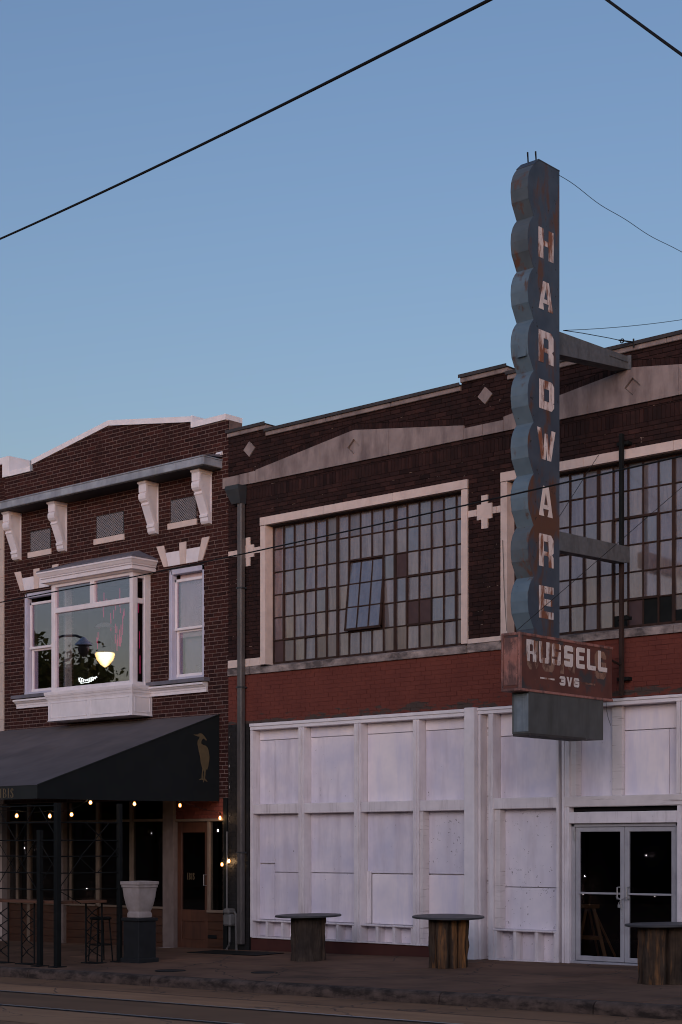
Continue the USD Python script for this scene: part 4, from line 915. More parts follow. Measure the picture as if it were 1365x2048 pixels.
obj(bay, 'pane', bx(BX0 + .11, -24.90, yp, yp + .006, 6.475, 6.90), 'bay_glass'); obj(bay, 'pane', bx(-24.79, BX1 - .088, yp, yp + .006, 6.475, 6.90), 'bay_glass')
def ring(z0, z1, o0, o1):                                   # moulding that returns round three sides
    a = [(BX0 - o0, 0), (BX0 - o0, BP - o0), (BX1 + o0, BP - o0), (BX1 + o0, 0)]; b = [(BX0 - o1, 0), (BX0 - o1, BP - o1), (BX1 + o1, BP - o1), (BX1 + o1, 0)]
    v = np.array([(x, y, z0) for x, y in a] + [(x, y, z1) for x, y in b]); f = [[0, 1, 5], [0, 5, 4], [1, 2, 6], [1, 6, 5], [2, 3, 7], [2, 7, 6], [0, 3, 2], [0, 2, 1], [4, 5, 6], [4, 6, 7]]
    return v, np.array(f)
obj(bay, 'crown', [ring(6.955, 6.985, .05, .10), ring(6.985, 7.05, .150, .155), ring(7.05, 7.066, .125, .125), ring(7.066, 7.088, .16, .165), ring(7.088, 7.102, .145, .145), ring(7.102, 7.165, .165, .205), ring(7.165, 7.195, .215, .215)], 'white_trim')
o = .21
v = np.array([(BX0 - o, 0, 7.195), (BX0 - o, BP - o, 7.195), (BX1 + o, BP - o, 7.195), (BX1 + o, 0, 7.195), (BX0 - o, 0, 7.225), (BX0 - o, BP - o, 7.225), (BX1 + o, BP - o, 7.225), (BX1 + o, 0, 7.225), (BX0 + .35, .0, 7.46), (BX1 - .35, .0, 7.46)])
obj(bay, 'bay_roof', (v, np.array([[0, 1, 5], [0, 5, 4], [1, 2, 6], [1, 6, 5], [2, 3, 7], [2, 7, 6], [4, 5, 8], [5, 6, 9], [5, 9, 8], [6, 7, 9], [4, 8, 9], [4, 9, 7]])), 'dark_roof_metal')
obj(bay, 'base', [ring(4.24, 4.63, .045, .045), ring(4.63, 4.66, .05, .055), ring(4.66, 4.71, .065, .075), ring(4.71, 4.74, .085, .095), ring(4.74, 4.80, .10, .105), ring(4.80, 4.81, .06, .06), ring(4.225, 4.24, .055, .055)], 'white_trim')
yb = BP - .045
for (a, b) in ((BX0 + .05, -24.93), (-24.83, BX1 - .05)):
    obj(bay, 'base_moulding', [cbx(a, b, yb - .008, yb + .01, 4.575, 4.59, .003), cbx(a, b, yb - .008, yb + .01, 4.285, 4.30, .003), cbx(a, a + .015, yb - .008, yb + .01, 4.285, 4.59, .003), cbx(b - .015, b, yb - .008, yb + .01, 4.285, 4.59, .003)], 'white_trim')
xb = BX1 + .045
obj(bay, 'base_moulding', [cbx(xb - .01, xb + .008, -.44, -.06, 4.575, 4.59, .003), cbx(xb - .01, xb + .008, -.44, -.06, 4.285, 4.30, .003), cbx(xb - .01, xb + .008, -.44, -.425, 4.285, 4.59, .003), cbx(xb - .01, xb + .008, -.075, -.06, 4.285, 4.59, .003)], 'white_trim')
# room behind, with a hanging lamp and red glass drops
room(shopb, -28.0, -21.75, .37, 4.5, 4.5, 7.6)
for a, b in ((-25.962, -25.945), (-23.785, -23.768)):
    obj(shopb, 'interior', bx(a, b, .0, .37, 4.84, 6.95), 'dark_room')  # dark linings added to black out lamplight on the reveals
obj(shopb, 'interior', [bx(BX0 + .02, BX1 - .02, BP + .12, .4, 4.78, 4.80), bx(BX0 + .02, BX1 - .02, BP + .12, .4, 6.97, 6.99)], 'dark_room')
lamp = thing('pendant_lamp', 'lit acorn-shaped pendant lamp with pale dome cap inside the bay window', 'lamp', (-25.66, .6, 5.5))
lx, ly = -25.70, .60
obj(lamp, 'globe', lathe([(.02, -.29), (.09, -.24), (.17, -.14), (.205, -.03), (.19, .0), (.02, .01)], lx, ly, 5.66, 20), 'acorn_glow', smooth=50)
obj(lamp, 'collar', lathe([(.195, .0), (.20, .04), (.15, .07), (.13, .12), (.15, .24), (.11, .34), (.13, .44), (.10, .50)], lx, ly, 5.67, 16), 'lamp_green', smooth=40)
obj(lamp, 'dome', lathe([(.20, .0), (.195, .02), (.15, .07), (.08, .10), (.03, .11)], lx, ly, 6.17, 20), 'lamp_dome', smooth=50)
obj(lamp, 'stem', rod((lx, ly, 6.30), (lx, ly, 7.5), .012), 'black_iron')
ch = thing('glass_drops', 'hanging strands of red glass drops around the pendant lamp', 'chandelier', (-25.6, .7, 6.0))
r5 = random.Random(9)
for k in range(46):
    a = r5.uniform(0, 6.28); q = r5.uniform(.12, .42); x, y = lx + .06 + math.cos(a) * q, ly + .15 + math.sin(a) * q * .6
    z = r5.choice([r5.uniform(6.35, 6.7), r5.uniform(5.72, 6.15), r5.uniform(5.7, 6.0)]); L = r5.uniform(.10, .28)
    obj(ch, 'glass_drop', rod((x, y, z), (x, y, z + L), .009, 5), 'red_glass')
for k in range(26):
    x, y, z = -24.05 + r5.uniform(-.12, .14), .25 + r5.uniform(-.15, .25), r5.uniform(4.95, 6.5); L = r5.uniform(.12, .4)
    obj(ch, 'glass_drop', rod((x, y, z), (x, y, z + L), .008, 5), 'red_glass')
obj(ch, 'hoop', [tube([(lx + .06 + .42 * math.cos(a), ly + .15 + .25 * math.sin(a), 6.98) for a in np.linspace(0, 6.28, 18)], .01, 5)], 'black_iron')
nl = thing('neon_sign', 'added white glowing squiggle low in the bay, standing in for a mirrored sign', 'neon sign', (-25.25, -.22, 5.03))
u = np.linspace(0, 1, 120)
obj(nl, 'tube', tube(np.stack([-25.54 + u * .56 + .022 * np.sin(u * 58), np.full(120, -.22), 5.015 + .028 * np.cos(u * 58) * (1 + .6 * np.sin(u * 11)) + .035 * (u - .5) ** 2 * 4], 1), .0065, 5), 'neon_white')  # glowing tubes added in place of a sign reflected in the glass
obj(nl, 'flourish', tube([(-25.54, -.22, 5.06), (-25.46, -.22, 4.965), (-25.2, -.22, 4.975), (-24.98, -.22, 5.075)], .006, 5), 'neon_white')
obj(nl, 'base', bx(-25.5, -25.0, -.25, -.20, 4.885, 4.93), 'black_iron')

# ------------------------------------------------------------------ cafe shopfront under the awning
sf = obj(shopb, 'shopfront', [cbx(-21.62, -21.515, -.03, .2, -.5, 2.62, .006)], 'black_iron', label='cafe shopfront with tan columns and dark glass')
def sp(name, x0, x1, z0, z1, m, y0=.0, y1=.12, c=.006):
    obj(sf, name, cbx(x0, x1, y0, y1, z0, z1, c), m)
g0 = zg(-24.5)
sp('column', -23.234, -22.93, -.25, 2.62, 'tan_column', -.06, .14); sp('column', -26.46, -26.22, -.3, 2.62, 'tan_column', -.06, .14); sp('column', -28.30, -28.12, -.3, 2.62, 'tan_column', -.03, .14)
for x in (-24.264, -25.277, -27.49):
    sp('mullion', x, x + .09, -.25 if x < -27 else .55, 2.6, 'cream_frame', .0, .09)
sp('mullion', -27.89, -27.83, .5, 2.2, 'cream_frame', .02, .09); sp('mullion', -26.13, -26.07, .5, 2.6, 'cream_frame', .02, .09)
for a, b in ((-26.22, -25.277), (-25.187, -24.264), (-24.174, -23.234), (-28.12, -26.46)):
    sp('transom', a, b, 2.205, 2.255, 'cream_frame', .01, .08); sp('sill', a, b, .535, .575, 'cream_frame', -.03, .1)
    obj(sf, 'pane', bx(a, b, .045, .051, .575, 2.205), 'shop_glass'); obj(sf, 'pane', bx(a, b, .045, .051, 2.255, 2.62), 'shop_glass')
    for k in range(5):
        z = -.27 + k * .162
        sp('bulkhead_board', a, b, z, z + .158, 'orange_wood', .02, .08, .005)
sp('door_head', -22.95, -21.60, 2.195, 2.245, 'cream_frame', -.02, .12)
obj(sf, 'transom_wall', bx(-22.93, -21.60, .02, .1, 2.24, 2.62), 'red_paint')
lay_bricks(sf, 'transom_brick', rect(-22.93, -21.60, 2.245, 2.62), 2.245, 2.62, -22.93, -21.6, 'red_paint', seed=35, joint=.012, face=.008)
sl = [(-22.072, -22.01), (-21.655, -21.603)]
for a, b in sl:
    sp('mullion', a, b, .50, 2.195, 'cream_frame', .0, .1)
sp('sill', -22.072, -21.603, .50, .55, 'cream_frame', -.02, .1)
obj(sf, 'pane', bx(-22.01, -21.655, .045, .051, .55, 2.195), 'shop_glass')
for k in range(5):
    z = -.30 + k * .16
    sp('bulkhead_board', -22.072, -21.603, z, z + .157, 'orange_wood', .02, .08, .005)
sp('mail_slot', -22.06, -21.83, .02, .085, 'black_iron', .0, .03)
dr = obj(shopb, 'cafe_door', [cbx(-22.925, -22.80, .04, .09, -.20, 2.19), cbx(-22.178, -22.075, .04, .09, -.20, 2.19), cbx(-22.925, -22.075, .042, .088, 1.99, 2.19), cbx(-22.925, -22.075, .042, .088, .32, .54), cbx(-22.925, -22.075, .042, .088, -.20, -.02), cbx(-22.80, -22.18, .06, .08, -.02, .32)], 'door_wood', label='brown wooden cafe door with a tall lettered pane')
obj(dr, 'pane', bx(-22.805, -22.173, .055, .061, .535, 1.995), 'shop_glass')
obj(dr, 'handle', [tube([(-22.14, .04, 1.0), (-22.14, -.02, 1.0), (-22.14, -.02, 1.2), (-22.14, .04, 1.2)], .010, 8)], 'steel_bright')
obj(shopb, 'threshold', [slab(-23.25, -21.58, -.16, .1, zg, .05)], 'limestone_grimy')
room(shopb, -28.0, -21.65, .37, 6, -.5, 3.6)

# serif capitals drawn as outlines
def serif(ch, h):
    w, t, s = h * .33, h * .085, h * .028
    def st(x, tt=None): return sbox(x, 0, x + (tt or t * 1.25), h)
    def sf_(x, tt, z): return sbox(x - h * .05, z, x + tt + h * .05, z + s)
    if ch == 'I':
        tt = t * 1.25
        return unary_union([sbox(h * .05, 0, h * .05 + tt, h), sf_(h * .05, tt, 0), sf_(h * .05, tt, h - s)]), tt + h * .10
    if ch == 'B':
        tt = t * 1.25; x = h * .05
        up = affinity.scale(Point(x + tt, h * .745).buffer(1, 24), w * .72, h * .255).difference(affinity.scale(Point(x + tt, h * .745).buffer(1, 24), w * .46, h * .22)).intersection(sbox(x + tt - .001, 0, 9, 9))
        lo = affinity.scale(Point(x + tt, h * .265).buffer(1, 24), w * .88, h * .265).difference(affinity.scale(Point(x + tt, h * .265).buffer(1, 24), w * .58, h * .23)).intersection(sbox(x + tt - .001, 0, 9, 9))
        return unary_union([sbox(x, 0, x + tt, h), sf_(x, tt, 0), sf_(x, tt, h - s), up, lo]), w * .95 + tt + h * .03
    pts = [(.86, .80), (.80, .90), (.62, .975), (.40, .955), (.20, .83), (.22, .68), (.42, .57), (.64, .45), (.84, .30), (.80, .13), (.58, .03), (.34, .03), (.16, .13), (.10, .24)]
    l = LineString([(a * w * 1.05, b * h) for a, b in pts]); c = l.buffer(t * .42)
    return unary_union([c, sbox(.83 * w, .70 * h, .83 * w + s, .93 * h), sbox(.10 * w, .06 * h, .10 * w + s, .30 * h), LineString([(a * w * 1.05, b * h) for a, b in pts[4:10]]).buffer(t * .62)]).intersection(sbox(-1, 0, 9, h)), w * 1.05
def lay_serif(word, h, gap):
    out, x = [], 0
    for c in word:
        p, w = serif(c, h); out.append(affinity.translate(p, x, 0)); x += w + gap
    return out, x - gap
lt, w_ = lay_serif('IBIS', .125, .016)
for p in lt:
    obj(dr, 'letter', prism(affinity.translate(p, -22.665, 1.105), .050, .0535), 'gold_print')

# ------------------------------------------------------------------ awning
aw = thing('awning', 'dark fabric awning with gold bird on its side over the cafe', 'awning', (-24.9, -2.1, 2.5))
AX0, AX1, AY, AZ0, AZ1, AV = -30.6, -21.74, -4.18, 4.168, 2.752, 2.522
nu, nv = 40, 12
def awn_top(dz):
    v = []
    for i in range(nu + 1):
        for j in range(nv + 1):
            a, b = i / nu, j / nv; x = AX1 + (AX0 - AX1) * a
            bay_ = (x - AX1) / 1.55; s = abs(math.sin(math.pi * bay_))
            v.append((x, AY * b, AZ0 + (AZ1 - AZ0) * b - .034 * s * math.sin(math.pi * b) + .006 * math.sin(x * 7.3 + b * 4) * math.sin(math.pi * b) + .005 * math.sin(x * 17 - b * 9) * b * (1 - b) * 4 + dz))
    return np.array(v)
i, j = np.meshgrid(np.arange(nu), np.arange(nv), indexing='ij')
q = np.stack([i * (nv + 1) + j, (i + 1) * (nv + 1) + j, (i + 1) * (nv + 1) + j + 1, i * (nv + 1) + j + 1], -1).reshape(-1, 4)
m_ = (nu + 1) * (nv + 1)
obj(aw, 'top_panel', (np.vstack([awn_top(0), awn_top(-.006)]), np.vstack([q, q[:, ::-1] + m_])), 'awning_fabric_skylit', smooth=40)
obj(aw, 'valance', prism([(AX0, AV), (AX1, AV), (AX1, AZ1 - .004), (AX0, AZ1 - .004)], AY - .004, AY + .004), 'awning_valance')
obj(aw, 'side_panel', prism_x([(-.01, AZ0 - .02), (-.01, 2.56), (AY * .5, 2.530), (AY + .006, AV), (AY + .006, AZ1 - .008)], AX1 - .004, AX1 + .002), 'awning_side')
obj(aw, 'hem', [tube([(AX1 + .004, AY, AZ1), (AX1 + .004, -.0, AZ0)], .011, 6)], 'awning_valance')
obj(aw, 'frame', [tube([(AX1 - .02, AY + .02, 2.60), (AX1 - .02, -.02, 2.62)], .018, 8), tube([(AX0, AY + .03, 2.60), (AX1 - .02, AY + .03, 2.60)], .018, 8)], 'black_iron')
fx = lambda x, y: (-.642 + (x - 1060) * .00458, 3.759 - .0033 * (y - 190) + (x - 1060) * .0004)
birdp = [(1056, 190), (1078, 190), (1092, 184), (1104, 188), (1114, 200), (1129, 222), (1126, 227), (1112, 214), (1104, 219), (1098, 232), (1099, 243), (1110, 250), (1124, 256), (1134, 268), (1140, 290), (1143, 320), (1141, 345), (1137, 370), (1131, 388), (1127, 384), (1122, 400), (1119, 436), (1128, 446), (1133, 456), (1124, 452), (1116, 444), (1112, 457), (1108, 455), (1111, 440), (1114, 400), (1110, 386), (1108, 398), (1107, 428), (1111, 446), (1102, 441), (1090, 443), (1087, 439), (1101, 433), (1103, 398), (1104, 378), (1097, 350), (1092, 310), (1086, 285), (1082, 262), (1078, 240), (1080, 225), (1088, 212), (1090, 203), (1078, 200)]
bp = Polygon([fx(*p) for p in birdp]).buffer(0)
obj(aw, 'bird_emblem', prism_x(max(polys(bp), key=lambda p: p.area), AX1 + .001, AX1 + .006), 'gold_print', label='gold standing wading bird printed on the side panel')
lt, w_ = lay_serif('IBIS', .158, .020)
for p in lt:
    k = .375 / w_
    obj(aw, 'letter', prism(affinity.translate(affinity.scale(p, k, 1, origin=(0, 0)), -22.755, 2.548), AY - .0075, AY - .0035), 'gold_print')

# ------------------------------------------------------------------ patio: iron screen, drink rail, urn, string lights
fe = thing('iron_screen', 'black iron screen of posts and thin rails around the cafe patio', 'fence', (-20.85, -4.45, zg(-20.85, -4.45)))
px_, py_ = -20.85, -4.47
def post(x, y, z1, w=.045):
    obj(fe, 'post', cbx(x - w, x + w, y - w, y + w, zg(x, y) - .02, z1, .006), 'black_iron'); obj(fe, 'foot_plate', cbx(x - .11, x + .11, y - .11, y + .11, zg(x, y) - .01, zg(x, y) + .014, .004), 'black_iron')
post(px_, py_, 2.43); post(px_, -3.17, 2.44, .038); post(-21.30, py_, 2.0, .04); post(-23.6, py_, 2.40); post(-26.4, py_, 2.40)
levels = (2.39, 2.12, 1.83, 1.57, 1.30, 1.03)
for z in levels:
    obj(fe, 'rail', rod((px_, py_, z), (-27.5, py_, z), .011), 'black_iron')
for z in levels[1:]:
    obj(fe, 'rail', rod((px_, py_, z), (px_, -3.17, z), .011), 'black_iron')
for k in range(7):
    x = px_ - .55 * k * 1.0
    for (a, b) in ((0, 2), (2, 4), (3, 5)):
        if (k + a) % 2:
            obj(fe, 'brace', rod((x, py_ - .012, levels[a]), (x - .5, py_ - .012, levels[b]), .007, 5), 'black_iron')
        else:
            obj(fe, 'brace', rod((x - .5, py_ + .012, levels[a]), (x, py_ + .012, levels[b]), .007, 5), 'black_iron')
for (y0, z0, y1, z1) in ((py_, 1.03, -3.98, 1.57), (py_, 1.03, -4.0, .80), (-4.05, 1.57, -3.7, 1.30), (-3.65, 1.30, -3.17, 1.75), (-4.0, 1.57, -3.4, 2.12), (-3.9, 2.12, -3.17, 1.57)):
    obj(fe, 'brace', rod((px_ + .012, y0, z0), (px_ + .012, y1, z1), .008, 5), 'black_iron')
bc = thing('drink_rail', 'narrow reddish wooden counter on iron legs inside the patio screen', 'counter', (-21.0, -4.2, zg(-21, -4.2)))
obj(bc, 'counter_board', cbx(-27.5, -20.93, -4.40, -4.10, .80, .845, .006), 'counter_wood')
obj(bc, 'counter_board', cbx(-21.20, -20.90, -4.09, -3.40, .80, .845, .006), 'counter_wood')
def iron_leg(x, y, alongx):
    zb_ = zg(x, y); dx, dy = (.17, 0) if alongx else (0, .17)
    ps = [rod((x - dx, y - dy, zb_), (x - dx, y - dy, .80), .016), rod((x + dx, y + dy, zb_), (x + dx, y + dy, .80), .016)]
    for k in range(4):
        za, zc = zb_ + .1 + k * .21, zb_ + .31 + k * .21
        ps.append(tube([(x - dx, y - dy, za), (x, y, (za + zc) / 2 + .03), (x + dx, y + dy, zc)], .009, 5)); ps.append(tube([(x + dx, y + dy, za), (x, y, (za + zc) / 2 - .03), (x - dx, y - dy, zc)], .009, 5))
    ps.append(cbx(x - .2, x + .2, y - .12, y + .12, zb_ - .005, zb_ + .012, .004))
    obj(bc, 'leg', ps, 'black_iron')
for x in (-21.9, -22.6, -24.5, -26.2):
    iron_leg(x, -4.25, True)
iron_leg(-21.05, -3.55, False)
bs = thing('iron_stool', 'dark iron stool standing under the drink rail beside the urn', 'stool', (-21.3, -3.2, zg(-21.3, -3.2)))
zb_ = zg(-21.3, -3.2)
obj(bs, 'seat', lathe([(.17, .70), (.19, .72), (.17, .745), (.02, .75)], -21.3, -3.2, zb_, 16), 'black_iron')
for a in range(4):
    ca, sa = math.cos(a * 1.571 + .6), math.sin(a * 1.571 + .6)
    obj(bs, 'leg', rod((-21.3 + ca * .15, -3.2 + sa * .15, zb_ + .71), (-21.3 + ca * .21, -3.2 + sa * .21, zb_), .013), 'black_iron')
obj(bs, 'ring', tube([(-21.3 + .185 * math.cos(a), -3.2 + .185 * math.sin(a), zb_ + .28) for a in np.linspace(0, 6.283, 17)], .009, 5), 'black_iron')

UX, UY, UK = -20.54, -3.0, .86
zu = zg(UX, UY)
pd = thing('pedestal', 'square dark pedestal carrying the white urn on the sidewalk', 'pedestal', (UX, UY, zu))
obj(pd, 'shaft', [cbx(UX - .195, UX + .195, UY - .195, UY + .195, zu - .02, zu + .68, .012)], 'pedestal_dark'); obj(pd, 'cap', cbx(UX - .22, UX + .22, UY - .22, UY + .22, zu + .68, zu + .735, .012), 'pedestal_dark')
obj(pd, 'base', cbx(UX - .23, UX + .23, UY - .23, UY + .23, zu - .02, zu + .07, .012), 'pedestal_dark')
ur = thing('urn', 'pale square tapered stone urn on the dark pedestal', 'urn', (UX, UY, zu + .735))
def sq(prof, z0, m, name):
    obj(ur, name, lathe([(r_ * UK, h_) for r_, h_ in prof], UX, UY, z0, 32, square=9), m, smooth=35)
sq([(.172, 0), (.182, .012), (.182, .07), (.168, .09), (.160, .11)], zu + .735, 'urn_stone', 'foot')
sq([(.162, .108), (.182, .15), (.208, .24), (.230, .34), (.243, .44), (.25, .50)], zu + .735, 'urn_stone', 'bowl')
sq([(.25, .495), (.268, .505), (.268, .54), (.285, .555), (.285, .60), (.26, .605), (.245, .58), (.02, .56)], zu + .735, 'urn_stone', 'rim')

sl_ = thing('string_lights', 'string of small warm bulbs hanging under the awning of the cafe', 'string lights', (-22, -2, 2.4))
def yof(X, x):
    r = (x - 682.5) / 3272.0
    dx, dy = -math.sin(YAW) + r * math.cos(YAW), math.cos(YAW) + r * math.sin(YAW)
    return X / dx * dy - CAM_D
side = [(-21.78, -3.02, 2.50), (-21.78, -2.03, 2.495), (-21.78, -.95, 2.49)]
left = [(-22.6, -3.95, 2.27), (-22.15, -3.6, 2.265), (-21.78, -3.43, 2.29)]
wallb = [(-21.62, -.10, 2.27), (-21.53, -.14, 1.42), (-21.40, -.09, 1.48)]
bulbs = left + side + wallb
for (x, y, z) in bulbs:
    bl = obj(sl_, 'bulb', lathe([(.006, -.058), (.022, -.050), (.032, -.026), (.024, .004), (.011, .022)], x, y, z, 12), 'bulb_glass', smooth=60)
    obj(bl, 'filament', lathe([(.004, -.040), (.013, -.032), (.016, -.020), (.010, -.004), (.004, .004)], x, y, z, 8), 'bulb_core', smooth=60)
    obj(bl, 'socket', lathe([(.012, .02), (.014, .06), (.006, .075)], x, y, z, 8), 'black_iron')
order = [(-26, -4.0, 2.36)] + left + side + wallb[:1]
for a, b in zip(order, order[1:]):
    obj(sl_, 'cable', tube(sag((a[0], a[1], a[2] + .075), (b[0], b[1], b[2] + .075), .03, 10), .004, 4), 'wire_black')
obj(sl_, 'cable', tube([(-21.62, -.1, 2.34), (-21.56, -.05, 2.1), (-21.53, -.12, 1.50)], .004, 4), 'wire_black')
obj(sl_, 'cable', tube([(-21.53, -.14, 1.49), (-21.46, -.10, 1.52), (-21.40, -.09, 1.55)], .004, 4), 'wire_black')

# ================================================================== STUMP TABLES
def stump_table(x, y, top_r, zt, base_r, logs, m, lab, seed, topang=0.0, flare=0.0):
    r = np.random.RandomState(seed); z0 = zg(x, y)
    t = thing('stump_table', lab, 'table', (x, y, z0), 'tables made of tree stumps along the sidewalk')
    n, rows = 120, 14
    a = np.arange(n) * 2 * np.pi / n
    prof = np.zeros(n); cuts = np.sort(r.uniform(0, 2 * np.pi, logs))
    for c in cuts:
        d = np.abs((a - c + np.pi) % (2 * np.pi) - np.pi); prof -= .42 * np.exp(-(d / .075) ** 2) * r.uniform(.4, 1.1)
    for c0, c1 in zip(cuts, np.append(cuts[1:], cuts[0] + 2 * np.pi)):
        u_ = ((a - c0) % (2 * np.pi)) / (c1 - c0); inside = u_ < 1
        prof[inside] += (np.sqrt(np.clip(1 - (2 * u_[inside] - 1) ** 2, 0, 1)) - .8) * min(.20, .30 * (c1 - c0)) + r.uniform(-.05, .05)
    prof += .05 * np.sin(a * 2 + r.uniform(0, 6)) + .05 * np.sin(a * 3 + r.uniform(0, 6)) + .025 * np.sin(a * 17) + r.normal(0, .008, n)
    H = zt - z0 - .035
    vs = []
    for k in range(rows):
        s = k / (rows - 1)
        w = meshkit.fbm(np.stack([np.cos(a) * 4, np.sin(a) * 4, np.full(n, s * 2.2 + seed)], 1)) - .5
        rad = base_r * (1 + prof * (1 - .25 * s) + .05 * np.sin(a * 2 + seed + 2.2 * s) + flare * (1 - s) ** 2 + .34 * w)
        vs.append(np.stack([x + rad * np.cos(a), y + rad * np.sin(a), np.full(n, z0 - .02 + (H + .02) * s)], 1))
    v = np.array(vs).reshape(-1, 3); i, j = np.meshgrid(np.arange(rows - 1), np.arange(n), indexing='ij')
    q = np.stack([i * n + j, i * n + (j + 1) % n, (i + 1) * n + (j + 1) % n, (i + 1) * n + j], -1).reshape(-1, 4)
    v = np.vstack([v, [[x, y, z0 + H]]]); k = np.arange(n)
    f = np.vstack([q[:, [0, 1, 2]], q[:, [0, 2, 3]], np.stack([(rows - 1) * n + k, (rows - 1) * n + (k + 1) % n, np.full(n, len(v) - 1)], 1)])
    obj(t, 'stump', (v, f), m, smooth=35)
    tv, tf = lathe([(top_r - .02, -.034), (top_r, -.028), (top_r, -.006), (top_r - .012, 0), (.02, .002)], x, y, zt, 48)
    tv = tv.copy(); tv[:, 2] += (tv[:, 0] - x) * .02 * math.cos(topang) + (tv[:, 1] - y) * .02 * math.sin(topang)
    obj(t, 'table_top', (tv, tf), 'table_top', smooth=30)
stump_table(-18.19, -1.42, .545, .615, .27, 5, 'stump_wood', 'round dark table on a grey-brown stump, leftmost and farthest of the three', 41, .9, .06)
stump_table(-15.19, -1.55, .545, .685, .30, 8, 'stump_wood_red', 'round dark table on a split bark stump before the tall white post', 42, 2.4)
stump_table(-10.98, -2.40, .51, .735, .31, 9, 'stump_wood_red', 'round dark table on an orange-brown stump before the glass doors', 43, .3)

# ================================================================== SIGNS
SX0, SX1 = -13.252, -12.96
sg = thing('hardware_sign', 'tall scalloped blue-grey blade sign with rusty painted HARDWARE letters', 'sign', (-13.1, -1.9, 4.7))
notch = [11.10 - k * .7078 for k in range(10)]
prof = [(0, -2.50), (.07, -2.548), (.16, -2.592), (.30, -2.63), (.48, -2.642), (.70, -2.622), (1, -2.50)]
edge = [(y, notch[k] + (notch[k + 1] - notch[k]) * t) for k in range(9) for t, y in prof[:-1]] + [(-2.50, notch[9])]
body = Polygon([(-1.88, 4.64), (-1.88, 11.198), (-2.39, 11.20)] + edge + [(-2.50, 4.64)]).buffer(0)
obj(sg, 'body', prism_x(body, SX0, SX1), 'sign_face')
for k in range(9):
    strip = []
    for (t0, y0), (t1, y1) in zip(prof, prof[1:]):
        a, b = (y0, notch[k] + (notch[k + 1] - notch[k]) * t0), (y1, notch[k] + (notch[k + 1] - notch[k]) * t1)
        d = np.array([b[0] - a[0], b[1] - a[1]]); nrm = np.array([d[1], -d[0]]); nrm = nrm / np.linalg.norm(nrm) * .004
        if nrm[0] > 0: nrm = -nrm
        strip.append(prism_x([a, b, (b[0] + nrm[0], b[1] + nrm[1]), (a[0] + nrm[0], a[1] + nrm[1])], SX0 + .006, SX1 - .006))
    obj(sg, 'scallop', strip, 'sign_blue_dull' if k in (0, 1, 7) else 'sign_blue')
obj(sg, 'cap', [prism_x([(-2.39, 11.20), (-2.50, 11.10), (-2.505, 11.112), (-2.39, 11.214)], SX0 - .004, SX1 + .004), prism_x([(-1.875, 11.198), (-2.39, 11.20), (-2.39, 11.214), (-1.875, 11.21)], SX0 - .004, SX1 + .004)], 'sign_face')
for k, (x, y) in enumerate(((-13.14, -2.38), (-13.02, -2.36))):
    obj(sg, 'lifting_rod', rod((x, y, 11.19), (x - .01, y, 11.36 - .015 * k), .011), 'wire_black')
obj(sg, 'access_panel', [prism_x([(-2.638, 8.45), (-2.638, 8.70), (-2.648, 8.70), (-2.648, 8.45)], SX0 + .12, SX1 - .03)], 'sign_blue')

